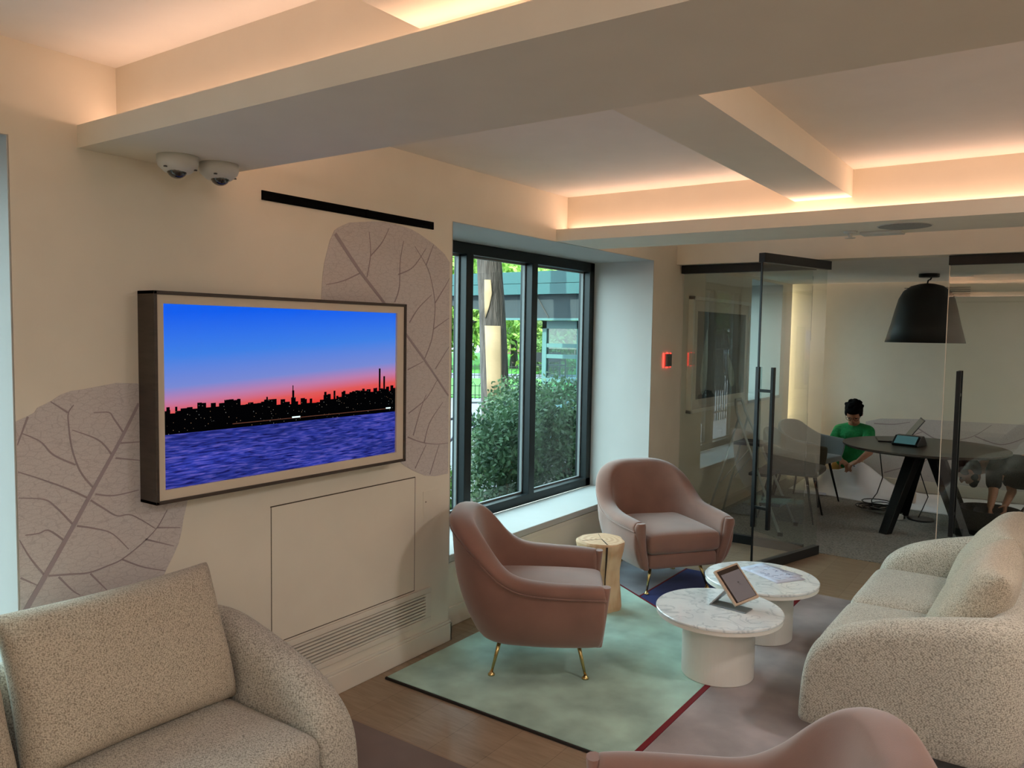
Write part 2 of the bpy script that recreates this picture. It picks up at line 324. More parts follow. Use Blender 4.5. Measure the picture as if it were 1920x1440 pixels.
# security cameras
DOME = mat('dark_dome', (6, 6, 8), 0.06, spec=0.8, coat=1.0)
for x, y, tilt, lab in ((0.165, 1.50, 0.0, 'white dome security camera under the beam, nearer the corner'), (0.175, 1.645, 0.5, 'white dome security camera under the beam, nearer the dark air slot')):
    r = empty('security_camera', (x, y, HS), tilt, lab, 'security camera', 'dome cameras under the beam')
    MB().lathe([(0.064, 0), (0.064, -0.022), (0.060, -0.034), (0.040, -0.052), (0.034, -0.053)], seg=28).build('housing', WHITEP, r, smooth=True)
    MB().ell((0.008, -0.008, -0.048), (0.031, 0.031, 0.026)).build('dome', DOME, r, smooth=True)
    for a in (0.3, 2.4, 4.4): MB().lathe([(0.006, 0), (0.006, -0.004), (0.001, -0.0045)], c=(0.054 * cos(a - 1.6), 0.054 * sin(a - 1.6), -0.040), seg=10).build('screw_recess', DOME, r)
# recessed downlights beyond the frame, placed for ambient; meeting room one added as fill
for k, (x, y, z, e, lab) in enumerate(((3.0, -0.35, ZC, 16, 'round ceiling light panel just right of the viewer'), (4.7, -0.35, ZC, 13, 'round ceiling light panel near the right wall'), (1.9, -2.8, ZC, 13, 'round ceiling light panel by the near wall, left'), (3.6, -2.8, ZC, 13, 'round ceiling light panel by the near wall, middle'), (3.35, 2.9, ZC, 16, 'round ceiling light panel over the back of the right sofa'), (4.9, 2.9, ZC, 10, 'round ceiling light panel in the right bay by the wall'), (4.7, 8.2, ZB, 16, 'unseen round ceiling light panel added in the meeting room'))):
    r = empty('downlight', (x, y, z), 0, lab, 'ceiling light', 'recessed downlights')
    MB().lathe([(0.17, 0), (0.17, -0.004), (0.155, -0.006), (0.152, 0.0)], seg=28, cap=False).build('rim', WHITEP, r)
    ld = bpy.data.lights.new('downlight_lamp', 'AREA'); ld.shape = 'DISK'; ld.size = 0.29; ld.energy = e * 0.72; ld.color = (1, 0.96, 0.94); lo = bpy.data.objects.new('downlight_lamp', ld); COL.objects.link(lo); lo.parent = r; lo.location = (0, 0, -0.008)
# ceiling devices on the far beam
r = empty('ceiling_speaker', (1.871, 4.30, HS), 0, 'round flush ceiling speaker grille under the far beam', 'speaker')
MB().lathe([(0.118, 0), (0.118, -0.004), (0.108, -0.006)], seg=48).build('grille', mat('speaker_grille', (150, 150, 146), 0.7, nscale=300, namt=0.4), r); MB().lathe([(0.124, 0.0), (0.124, -0.003), (0.118, -0.003), (0.118, 0)], seg=48, cap=False).build('rim', WHITEP, r)
r = empty('sprinkler_head', (1.60, 4.40, HS), 0, 'small white sprinkler head under the far beam', 'sprinkler')
MB().lathe([(0.035, 0), (0.033, -0.008), (0.014, -0.012)], seg=24).build('escutcheon', WHITEP, r, smooth=True); MB().lathe([(0.010, -0.01), (0.010, -0.03), (0.026, -0.033), (0.026, -0.036)], seg=20).build('deflector', WHITEP, r)
r = empty('ceiling_panel', (1.735, 4.495, HS), 0, 'thin white rectangular sensor plate under the far beam', 'sensor')
bx('plate', (-0.10, -0.055, -0.014), (0.10, 0.055, 0), WHITEP, r, bev=0.004)
# ------------------------------------------------------------------ leaf murals
def leafmat(name, base, vein, sc=1.0):
    m, n, l, p = newmat(name); p.inputs['Roughness'].default_value = 0.8
    t = n.new('ShaderNodeTexCoord')
    nz = n.new('ShaderNodeTexNoise'); nz.inputs['Scale'].default_value = 14; nz.inputs['Detail'].default_value = 3; l.new(t.outputs['Object'], nz.inputs['Vector'])
    mixv = n.new('ShaderNodeMixRGB'); mixv.inputs[0].default_value = 0.02; l.new(t.outputs['Object'], mixv.inputs[1]); l.new(nz.outputs['Color'], mixv.inputs[2])
    last = None
    for s_, st, th, lo in ((60 * sc, (1, 0.42, 1.2), 0.07, 0.70), (170 * sc, (1, 0.8, 1), 0.12, 0.80)):
        mp = n.new('ShaderNodeMapping'); mp.inputs['Scale'].default_value = st; mp.inputs['Rotation'].default_value = (0.35, 0, 0); l.new(mixv.outputs[0], mp.inputs[0])
        v = n.new('ShaderNodeTexVoronoi'); v.feature = 'DISTANCE_TO_EDGE'; v.inputs['Scale'].default_value = s_; l.new(mp.outputs[0], v.inputs['Vector'])
        r = n.new('ShaderNodeValToRGB'); r.color_ramp.elements[0].position = 0.0; r.color_ramp.elements[1].position = th
        r.color_ramp.elements[0].color = (lo, lo, lo, 1); r.color_ramp.elements[1].color = (1, 1, 1, 1); l.new(v.outputs['Distance'], r.inputs[0])
        if last is None: last = r
        else:
            mm = n.new('ShaderNodeMixRGB'); mm.blend_type = 'MULTIPLY'; mm.inputs[0].default_value = 1; l.new(last.outputs[0], mm.inputs[1]); l.new(r.outputs[0], mm.inputs[2]); last = mm
    c = n.new('ShaderNodeMixRGB'); l.new(last.outputs[0], c.inputs[0]); c.inputs[1].default_value = lin(vein); c.inputs[2].default_value = lin(base)
    l.new(c.outputs[0], p.inputs['Base Color']); return m
LEAF = leafmat('leaf_print', (208, 200, 197), (146, 131, 133)); VEIN = mat('leaf_vein_print', (158, 143, 145), 0.8); VEIN2 = mat('leaf_midrib_print', (164, 150, 153), 0.8)
def ribbon(mb, pts, w0, w1, x):
    """flat printed line in the plane x = const, pts are (y, z)"""
    P = catmull([Vector((a, b)) for a, b in pts], max(6, 4 * len(pts))); n = len(P)
    L = []; R = []
    for i, p in enumerate(P):
        d = (P[min(i + 1, n - 1)] - P[max(i - 1, 0)]).normalized(); q = Vector((-d.y, d.x)); wd = (w0 + (w1 - w0) * i / (n - 1)) / 2
        L.append((x, p.x + q.x * wd, p.y + q.y * wd)); R.append((x, p.x - q.x * wd, p.y - q.y * wd))
    mb.grid([L, R])
def mural(label, outline, mid, veins, mw):
    o = MB().prism(outline, 0, 0.0005, 0.002).build('leaf_mural', LEAF); tag(o, label, 'wall decal')
    m_ = MB(); ribbon(m_, mid, mw, mw * 0.55, 0.0032); m_.build('midrib', VEIN2, o, solid=0.0006)
    for v in veins:
        k = MB(); ribbon(k, v, 0.0062, 0.0028, 0.0028); k.build('vein', VEIN, o, solid=0.0006)
    return o
L1 = [(1.067, 1.31), (1.098, 1.323), (1.119, 1.333), (1.128, 1.347), (1.166, 1.364), (1.196, 1.383), (1.231, 1.394), (1.267, 1.397), (1.375, 1.413), (1.455, 1.407), (1.551, 1.369), (1.627, 1.257), (1.645, 1.105), (1.634, 1.015), (1.622, 0.963), (1.609, 0.917), (1.602, 0.876), (1.589, 0.83), (1.569, 0.792), (1.543, 0.75), (1.53, 0.726), (1.421, 0.660), (1.253, 0.59), (1.067, 0.55)]
V1 = [[(1.293, 1.074), (1.252, 1.134), (1.227, 1.212), (1.218, 1.292), (1.219, 1.326), (1.235, 1.349)], [(1.135, 0.829), (1.098, 0.888), (1.068, 0.951)], [(1.149, 0.821), (1.214, 0.81), (1.272, 0.801), (1.332, 0.809), (1.382, 0.82), (1.453, 0.859), (1.508, 0.903), (1.546, 0.958)], [(1.382, 0.82), (1.452, 0.778), (1.537, 0.743)], [(1.237, 1.158), (1.172, 1.197), (1.134, 1.243), (1.083, 1.273)], [(1.225, 0.969), (1.174, 1.034), (1.14, 1.063), (1.069, 1.079)], [(1.298, 1.054), (1.358, 1.04), (1.444, 1.045)], [(1.282, 1.037), (1.324, 1.003), (1.368, 0.97), (1.419, 0.963), (1.502, 0.901)], [(1.238, 0.961), (1.291, 0.943), (1.35, 0.914), (1.406, 0.849)], [(1.392, 1.249), (1.362, 1.296), (1.346, 1.317), (1.297, 1.32)], [(1.271, 1.047), (1.21, 1.086), (1.127, 1.13), (1.069, 1.158)], [(1.196, 0.924), (1.152, 0.964), (1.123, 0.96), (1.085, 0.962)], [(1.383, 1.212), (1.452, 1.209)], [(1.366, 1.164), (1.451, 1.146)], [(1.277, 0.797), (1.33, 0.728)], [(1.1, 1.322), (1.069, 1.239)], [(1.217, 1.326), (1.166, 1.364)], [(1.465, 0.871), (1.57, 0.825)], [(1.508, 0.903), (1.596, 0.886)], [(1.355, 1.175), (1.312, 1.229), (1.229, 1.27)], [(1.069, 0.834), (1.115, 0.8)], [(1.179, 0.81), (1.219, 0.757), (1.244, 0.734)]]
mural('grey skeleton leaf mural on the wall behind the linen sofa, left of the television', L1, [(1.075, 0.722), (1.14, 0.825), (1.228, 0.966), (1.293, 1.074), (1.383, 1.222), (1.448, 1.34)], V1, 0.017)
L2 = [(2.318, 2.017), (2.338, 2.031), (2.401, 2.06), (2.551, 2.084), (2.609, 2.089), (2.693, 2.087), (2.793, 2.077), (2.845, 2.063), (2.953, 2.024), (3.037, 1.983), (3.078, 1.945), (3.082, 1.401), (3.082, 0.876), (2.984, 0.876), (2.9, 0.892), (2.82, 0.926), (2.754, 0.961), (2.569, 1.096), (2.399, 1.301), (2.272, 1.543), (2.247, 1.728), (2.252, 1.813), (2.262, 1.875), (2.292, 1.97)]
V2 = [[(2.893, 1.461), (2.939, 1.542), (2.959, 1.615), (2.968, 1.737), (2.935, 1.857), (2.9, 1.917), (2.82, 1.998)], [(2.968, 1.737), (3.04, 1.818), (3.077, 1.866)], [(2.959, 1.61), (3.077, 1.667)], [(2.775, 1.415), (2.886, 1.452)], [(2.779, 1.094), (2.871, 1.06), (2.981, 1.038), (3.080, 1.033)], [(2.684, 1.73), (2.714, 1.8), (2.719, 1.92), (2.741, 2.016)], [(2.507, 1.833), (2.529, 1.937), (2.519, 2.034)], [(2.462, 1.847), (2.365, 1.808), (2.272, 1.787)], [(2.785, 1.638), (2.85, 1.71), (2.943, 1.777)], [(2.529, 1.929), (2.598, 1.993), (2.645, 2.064)], [(2.9, 1.917), (2.953, 2.02)], [(2.707, 1.859), (2.808, 1.901), (2.899, 1.997)], [(2.976, 1.414), (3.08, 1.523)], [(2.784, 1.207), (2.909, 1.27), (2.991, 1.358)], [(2.818, 1.097), (2.869, 1.219), (2.909, 1.289)], [(2.898, 1.053), (2.938, 1.15), (3.035, 1.244)], [(2.833, 0.935), (2.912, 1.042)], [(2.942, 0.891), (3.01, 1.032)]]
mural('grey skeleton leaf mural on the wall right of the television, under the air slot', L2, [(2.321, 2.004), (2.462, 1.859), (2.612, 1.727), (2.786, 1.56), (2.893, 1.461), (3.078, 1.275)], V2, 0.017)
# mural low on the meeting room's back wall
o = MB().prism([(0.80, 0.12), (0.80, 0.70), (0.95, 0.745), (1.3, 0.765), (2.2, 0.78), (3.2, 0.74), (3.6, 0.4), (3.7, 0.12)], 1, 9.157, 9.1595).build('leaf_mural', LEAF)
tag(o, 'wide grey leaf mural low on the back wall of the meeting room', 'wall decal')
for v in ([(0.885, 0.686), (1.073, 0.692), (1.231, 0.727)], [(1.28, 0.691), (1.384, 0.622), (1.479, 0.574), (1.6, 0.57), (1.697, 0.585), (1.826, 0.639), (1.965, 0.756)], [(1.827, 0.631), (2.051, 0.568), (2.242, 0.647)], [(1.006, 0.167), (1.197, 0.247)], [(1.245, 0.583), (1.353, 0.636)], [(1.5, 0.574), (1.45, 0.4), (1.3, 0.25)], [(2.1, 0.3), (2.4, 0.5), (2.7, 0.55)]):
    k = MB(); ribbon(k, v, 0.012, 0.006, 0); k.v = [(a[1], 9.156, a[2]) for a in k.v]; k.build('vein', VEIN, o, solid=0.0006)
# ------------------------------------------------------------------ television
TVY0, TVY1, TVZ0, TVZ1, TX = 1.450, 2.662, 1.003, 1.719, 0.10
r = empty('television', (0, (TVY0 + TVY1) / 2, TVZ0), label='wide wall television in a dark wood frame showing a city skyline at dusk', cat='television')
hw = (TVY1 - TVY0) / 2; H = TVZ1 - TVZ0
WD = mat('dark_walnut_frame', (62, 50, 42), 0.45, nscale=14, namt=0.25, stretch=(1, 1, 6))
f = MB(); f.box((0.0, -hw, 0), (TX, -hw + 0.012, H)).box((0.0, hw - 0.012, 0), (TX, hw, H)).box((0.0, -hw, 0), (TX, hw, 0.012)).box((0.0, -hw, H - 0.012), (TX, hw, H)); f.build('frame', WD, r, bev=0.0015)
bx('back', (0.0, -hw + 0.01, 0.01), (0.08, hw - 0.01, H - 0.01), BLACKM, r)
MATT = mat('cream_mat', (212, 198, 178), 0.7); sy0, sy1, sz0, sz1 = 1.487 - 2.056, 2.606 - 2.056, 1.049 - TVZ0, 1.677 - TVZ0
f = MB(); x0, x1 = 0.08, 0.093; i = 0.012
f.box((x0, -hw + i, i), (x1, sy0, H - i)).box((x0, sy1, i), (x1, hw - i, H - i)).box((x0, sy0, i), (x1, sy1, sz0)).box((x0, sy0, sz1), (x1, sy1, H - i)); f.build('mat_border', MATT, r)
def screenmat():
    m, n, l, p = newmat('dusk_sky_screen'); n.remove(p)
    t = n.new('ShaderNodeTexCoord'); s = n.new('ShaderNodeSeparateXYZ'); l.new(t.outputs['Generated'], s.inputs[0])
    # sky
    tl = n.new('ShaderNodeMath'); tl.operation = 'MULTIPLY_ADD'; tl.inputs[1].default_value = -0.10; l.new(s.outputs['Y'], tl.inputs[0]); l.new(s.outputs['Z'], tl.inputs[2])
    sk = n.new('ShaderNodeValToRGB'); l.new(tl.outputs[0], sk.inputs[0]); e = sk.color_ramp.elements
    e[0].position = 0.27; e[0].color = lin((205, 45, 62)); e[1].position = 0.95; e[1].color = lin((0, 96, 250))
    for ps, c in ((0.345, (242, 58, 48)), (0.41, (232, 92, 92)), (0.475, (196, 128, 176)), (0.55, (124, 142, 220)), (0.72, (64, 132, 238))): q = e.new(ps); q.color = lin(c)
    # water
    mp = n.new('ShaderNodeMapping'); mp.inputs['Scale'].default_value = (1, 8, 50); mp.inputs['Rotation'].default_value = (0.05, 0, 0); l.new(t.outputs['Generated'], mp.inputs[0])
    nz = n.new('ShaderNodeTexNoise'); nz.inputs['Scale'].default_value = 2.2; nz.inputs['Detail'].default_value = 7; nz.inputs['Distortion'].default_value = 0.6; l.new(mp.outputs[0], nz.inputs['Vector'])
    wa = n.new('ShaderNodeValToRGB'); l.new(nz.outputs['Fac'], wa.inputs[0]); e = wa.color_ramp.elements
    e[0].position = 0.34; e[0].color = lin((16, 20, 100)); e[1].position = 0.80; e[1].color = lin((128, 116, 206)); q = e.new(0.52); q.color = lin((44, 62, 168))
    nb = n.new('ShaderNodeTexNoise'); nb.inputs['Scale'].default_value = 2.4; m3 = n.new('ShaderNodeMapping'); m3.inputs['Scale'].default_value = (1, 1, 2.4); l.new(t.outputs['Generated'], m3.inputs[0]); l.new(m3.outputs[0], nb.inputs['Vector'])
    br = n.new('ShaderNodeValToRGB'); l.new(nb.outputs['Fac'], br.inputs[0]); br.color_ramp.elements[0].position = 0.3; br.color_ramp.elements[0].color = (0.55, 0.55, 0.6, 1); br.color_ramp.elements[1].position = 0.7; br.color_ramp.elements[1].color = (1.25, 1.1, 1.15, 1)
    wm = n.new('ShaderNodeMixRGB'); wm.blend_type = 'MULTIPLY'; wm.inputs[0].default_value = 1; l.new(wa.outputs[0], wm.inputs[1]); l.new(br.outputs[0], wm.inputs[2])
    gt = n.new('ShaderNodeMath'); gt.operation = 'GREATER_THAN'; gt.inputs[1].default_value = 0.315; l.new(s.outputs['Z'], gt.inputs[0])
    mx = n.new('ShaderNodeMixRGB'); l.new(gt.outputs[0], mx.inputs[0]); l.new(wm.outputs[0], mx.inputs[1]); l.new(sk.outputs[0], mx.inputs[2])
    em = n.new('ShaderNodeEmission'); em.inputs[1].default_value = 0.50; l.new(mx.outputs[0], em.inputs[0])
    gl = n.new('ShaderNodeBsdfGlossy'); gl.inputs['Roughness'].default_value = 0.25; gl.inputs[0].default_value = (0.02, 0.02, 0.02, 1)
    ad = n.new('ShaderNodeAddShader'); l.new(em.outputs[0], ad.inputs[0]); l.new(gl.outputs[0], ad.inputs[1]); l.new(ad.outputs[0], n['Material Output'].inputs[0]); return m
scr = MB().box((0.0795, sy0, sz0), (0.0835, sy1, sz1)).build('screen', screenmat(), r)
def citymat():
    m, n, l, p = newmat('skyline_pixels'); n.remove(p); t = n.new('ShaderNodeTexCoord')
    v = n.new('ShaderNodeTexVoronoi'); v.inputs['Scale'].default_value = 120; l.new(t.outputs['Object'], v.inputs['Vector'])
    c = n.new('ShaderNodeMath'); c.operation = 'LESS_THAN'; c.inputs[1].default_value = 0.19; l.new(v.outputs['Distance'], c.inputs[0])
    s = n.new('ShaderNodeSeparateXYZ'); l.new(v.outputs['Color'], s.inputs[0]); g2 = n.new('ShaderNodeMath'); g2.operation = 'GREATER_THAN'; g2.inputs[1].default_value = 0.45; l.new(s.outputs['X'], g2.inputs[0])
    mu = n.new('ShaderNodeMath'); mu.operation = 'MULTIPLY'; l.new(c.outputs[0], mu.inputs[0]); l.new(g2.outputs[0], mu.inputs[1])
    r_ = n.new('ShaderNodeValToRGB'); l.new(s.outputs['Y'], r_.inputs[0]); r_.color_ramp.elements[0].color = (0.8, 0.45, 0.2, 1); r_.color_ramp.elements[1].color = (0.6, 0.7, 0.7, 1)
    mx = n.new('ShaderNodeMixRGB'); l.new(mu.outputs[0], mx.inputs[0]); mx.inputs[1].default_value = (0.002, 0.002, 0.003, 1); l.new(r_.outputs[0], mx.inputs[2])
    em = n.new('ShaderNodeEmission'); em.inputs[1].default_value = 0.20; l.new(mx.outputs[0], em.inputs[0]); l.new(em.outputs[0], n['Material Output'].inputs[0]); return m
rnd = random.Random(3); g = MB(); y = sy0; zb = 1.247 - TVZ0 - 0.012
while y < sy1:
    wd = rnd.uniform(0.008, 0.024); u = (y - sy0) / (sy1 - sy0)
    hh = 0.055 + 0.012 * sin(u * 9) + 0.02 * u + rnd.uniform(0.0, 0.026)
    g.box((0.0836, y, zb), (0.0840, min(y + wd, sy1), 1.247 - TVZ0 + hh)); y += wd
for yy, ww, hh in ((1.499, .012, .082), (1.778, .008, .094), (1.905, .007, .094), (2.022, .022, .085), (2.027, .010, .112), (2.029, .004, .132), (2.502, .010, .185), (2.53, .010, .150), (2.575, .03, .095), (2.19, .012, .098), (2.24, .01, .10)):
    g.box((0.0836, yy - 2.056, zb), (0.0841, min(yy - 2.056 + ww, sy1), 1.247 - TVZ0 + hh))
g.build('skyline', citymat(), r)
SH = emis('shore_lights', (0.9, 0.5, 0.35), 0.45); SH2 = emis('boat_lights', (0.7, 0.85, 0.85), 0.7)
g = MB()
for k in range(0):
    yy = rnd.uniform(sy0 + 0.02, sy1 - 0.01); g.box((0.0842, yy, 1.249 - TVZ0), (0.0844, yy + rnd.uniform(0.002, 0.012), 1.2515 - TVZ0 + rnd.uniform(0, 0.003)))
bx('shore_lights', (0.0842, -0.30, 0.2465), (0.0844, 0.49, 0.2495), mat('shore_glow', (20, 12, 10), 0.9, nscale=90, emit=(150, 90, 70), estr=0.16), r)
for a_, b_ in ((-0.03, 0.01), (0.49, 0.52)): bx('ferry', (0.0842, a_, 0.2475), (0.0845, b_, 0.2535), SH2, r)
# ------------------------------------------------------------------ framed art in the meeting room
r = empty('framed_picture', (0, 6.835, 0.955), label='large white framed dark botanical print hanging on the meeting room wall', cat='picture')
WF = mat('white_frame', (238, 236, 228), 0.5)
f = MB(); a, b = 0.705, 0.965
f.box((0, -a, 0), (0.045, -a + 0.03, b)).box((0, a - 0.03, 0), (0.045, a, b)).box((0, -a, 0), (0.045, a, 0.03)).box((0, -a, b - 0.03), (0.045, a, b)); f.build('frame', WF, r, bev=0.002)
bx('mount', (0.0, -a + 0.02, 0.02), (0.03, a - 0.02, b - 0.02), mat('mount_board', (232, 226, 214), 0.8), r)
bx('print', (0.03, -a + 0.13, 0.11), (0.032, a - 0.10, b - 0.12), mat('dark_print', (52, 54, 54), 0.6, nscale=3, namt=0.3), r)
FE = mat('feather_print', (146, 156, 142), 0.7, nscale=30, namt=0.2)
for cy0, cz0, ln, wd, an in ((-0.40, 0.42, 0.56, 0.13, 0.14), (0.22, 0.34, 0.36, 0.12, -0.55)):
    pts = []
    for k in range(24):
        t = k / 23 * 2 * pi; u = cos(t) * ln / 2; v = sin(t) * wd * (0.5 - 0.28 * cos(t))
        pts.append((cy0 + v * cos(an) + u * sin(an), cz0 + u * cos(an) - v * sin(an)))
    MB().prism(pts, 0, 0.032, 0.0335).build('leaf_motif', FE, r)
bx('glazing', (0.036, -a + 0.03, 0.03), (0.038, a - 0.03, b - 0.03), glass('picture_glass', (0.97, 0.97, 0.97), 1.0), r)
# ------------------------------------------------------------------ glass partition
r = empty('glass_panel', (0.56, 5.97, 0), label='fixed clear glass panel beside the left wall with black rails', cat='glass panel')
bx('pane', (-0.535, -0.006, 0.05), (0.455, 0.006, 2.10), PGLASS, r)
bx('top_rail', (-0.55, -0.03, 2.087), (0.47, 0.03, HS), BLACKM, r, bev=0.002); bx('bottom_rail', (-0.55, -0.022, 0.0), (0.46, 0.022, 0.066), BLACKM, r, bev=0.002)
EDGEM = mat('polished_glass_edge', (236, 216, 196), 0.2)
def gdoor(name, loc, ang, ln, label, hgap, edge, z0=0.30, z1=1.395):
    r = empty(name, loc, ang, label, 'glass door')
    bx('pane', (0.012, -0.006, 0.05), (ln - 0.008, 0.006, 2.10), PGLASS, r)
    bx('top_rail', (-0.01, -0.024, 2.087), (ln, 0.024, 2.148), BLACKM, r, bev=0.002)
    bx('bottom_rail', (0, -0.024, 0.006), (ln, 0.024, 0.07), BLACKM, r, bev=0.002)
    if edge: bx('edge_seal', (ln - 0.009, -0.006, 0.07), (ln, 0.006, 2.09), BLACKM, r)
    if not edge: bx('glass_edge', (ln - 0.008, -0.0062, 0.07), (ln - 0.004, 0.0062, 2.09), EDGEM, r)
    h = MB()
    for s in (-1, 1): h.box((ln - hgap - 0.014, s * 0.058 - 0.011, z0), (ln - hgap + 0.014, s * 0.058 + 0.011, z1))
    for z in (z0 + 0.14, z1 - 0.16): h.box((ln - hgap - 0.010, -0.05, z - 0.010), (ln - hgap + 0.010, 0.05, z + 0.010))
    h.build('pull_handle', BLACKM, r, bev=0.002)
    return r
gdoor('glass_door', (1.105, 6.01, 0), math.atan2(5.2175 - 6.01, 0.882 - 1.105), 0.825, 'open glass door leaf swung into the lounge with a tall black pull handle', 0.09, True)
gdoor('glass_door', (2.76, 5.94, 0), pi, 0.875, 'closed glass door leaf on the right with a tall black pull handle', 0.095, False)
r = empty('glass_panel', (3.9, 5.97, 0), label='fixed clear glass panel at the far right of the glass wall', cat='glass panel')
bx('pane', (-1.12, -0.006, 0.05), (1.9, 0.006, 2.10), PGLASS, r); bx('top_rail', (-1.12, -0.03, 2.087), (1.9, 0.03, HS), BLACKM, r); bx('bottom_rail', (-1.12, -0.022, 0.0), (1.9, 0.022, 0.066), BLACKM, r)
# ------------------------------------------------------------------ rugs
MINT = mat('mint_pile', (166, 198, 182), 0.95, nscale=4.5, namt=0.30, bump=0.5, bscale=500, sheen=0.25); GREY = mat('blue_grey_pile', (132, 134, 142), 0.95, nscale=5, namt=0.25, bump=0.5, bscale=500, sheen=0.25)
MAUVE = mat('mauve_pile', (154, 141, 139), 0.95, nscale=4, namt=0.28, bump=0.5, bscale=500, sheen=0.25); NAVY = mat('navy_pile', (12, 40, 112), 0.95, nscale=5, namt=0.15, bump=0.5, bscale=500, sheen=0.1); REDL = mat('crimson_pile', (118, 14, 26), 0.9, bump=0.4, bscale=400)
EDGE = mat('rug_binding', (40, 34, 30), 0.9)
RZ = 0.014
r = empty('area_rug', (0, 0, 0), label='colour-block rug in mint, navy, blue grey and mauve under the round tables', cat='rug')
def lerp(a, b, t): return (a[0] + (b[0] - a[0]) * t, a[1] + (b[1] - a[1]) * t)
A = (0.075, 2.575); Bc = (1.29, 2.575); Cm = (1.29, 3.775); D = (0.075, 4.578)
slope = (4.04 - 4.509) / (0.889 - 0.179)
ydiv = lambda x: 4.509 + slope * (x - 0.179)
K = (0.505, ydiv(0.505)); Nt = (0.505, 5.03)
g = lambda nm, pts, m_: MB().prism(pts, 2, 0.002, RZ).build(nm, m_, r, bev=0.003)
g('mint_field', [A, (1.283, 2.575), (1.283, ydiv(1.283)), (0.075, ydiv(0.075))], MINT)
g('grey_field', [(0.075, ydiv(0.075) + 0.01), (0.500, K[1] + 0.01), (0.500, 5.03), (0.075, 5.03)], GREY)
g('navy_field', [(0.508, K[1] + 0.01), (1.283, ydiv(1.283) + 0.01), (1.283, 5.03), (0.508, 5.03)], NAVY)
g('mauve_field', [(1.308, 2.575), (2.75, 2.575), (2.75, 5.03), (1.308, 5.03)], MAUVE)
def stripe(p, q, wd):
    d = Vector((q[0] - p[0], q[1] - p[1])).normalized() * wd / 2; n_ = (-d.y, d.x)
    MB().prism([(p[0] + n_[0], p[1] + n_[1]), (p[0] - n_[0], p[1] - n_[1]), (q[0] - n_[0], q[1] - n_[1]), (q[0] + n_[0], q[1] + n_[1])], 2, 0.002, RZ + 0.001).build('red_stripe', REDL, r)
stripe((1.2955, 2.575), (1.2955, 5.03), 0.024); stripe((0.075, ydiv(0.075) + 0.006), (1.29, ydiv(1.29) + 0.006), 0.012); stripe((0.504, K[1]), (0.504, 5.03), 0.010)
bx('binding', (0.07, 2.566, 0.001), (2.755, 2.577, RZ - 0.003), EDGE, r)
r = bx('area_rug', (0.06, -0.6, 0.001), (2.9, 2.2, 0.012), mat('brown_mauve_pile', (112, 94, 86), 0.95, nscale=4, namt=0.16, bump=0.5, bscale=500, sheen=0.2)); tag(r, 'muted brown mauve rug in front of the linen sofa by the window', 'rug')
bx('rug_edge', (0.06, 2.198, 0.001), (2.9, 2.206, 0.0125), mat('rug_edge_tape', (150, 128, 108), 0.8), r)
# ------------------------------------------------------------------ upholstery
def softbox(c, s, r, sub=2, puff=0.0, name='cushion', m=None, parent=None, rot=None, amp=0.004, seed=0, e=3.2):
    """rounded, slightly crowned block: c centre, s size; r is a roundness exponent control"""
    n = 16; V = []; F = []; idx = {}
    b = bmesh.new(); bmesh.ops.create_cube(b, size=2.0); bmesh.ops.subdivide_edges(b, edges=b.edges, cuts=11, use_grid_fill=True)
    hx, hy, hz = s[0] / 2, s[1] / 2, s[2] / 2; rr = random.Random(seed); ph = [rr.uniform(0, 6) for _ in range(6)]
    for v in b.verts:
        x, y, z = (sin(q_ * pi / 2) for q_ in v.co)
        # stretch samples toward the edges, then round the corners with radius r
        q = Vector((x * hx, y * hy, z * hz)); k = Vector((max(-hx + r, min(hx - r, q.x)), max(-hy + r, min(hy - r, q.y)), max(-hz + r, min(hz - r, q.z))))
        d = q - k
        if d.length > 1e-6:
            # scale so that each face stays on the rounded box
            mx = max(abs(d.x), abs(d.y), abs(d.z)) / r if r else 0
            q = k + d.normalized() * r * mx
        fx = max(0, 1 - (q.x / hx) ** 2); fy = max(0, 1 - (q.y / hy) ** 2)
        if puff: q.z += (puff if z > 0 else -puff * 0.3) * (abs(z)) * (fx ** 0.5) * (fy ** 0.5)
        w_ = amp * (sin(q.x * 9 + ph[0]) * sin(q.y * 11 + ph[1]) + 0.6 * sin(q.y * 17 + ph[2] + q.z * 9))
        v.co = q + Vector((0, 0, w_ if z > 0 else 0))
    me = bpy.data.meshes.new(name); b.to_mesh(me); b.free(); me.materials.append(m)
    me.polygons.foreach_set('use_smooth', [True] * len(me.polygons))
    o = bpy.data.objects.new(name, me); COL.objects.link(o); o.location = c
    if rot: o.rotation_euler = rot
    if parent: o.parent = parent
    if sub:
        d = o.modifiers.new('sub', 'SUBSURF'); d.levels = 1; d.render_levels = 1
    return o
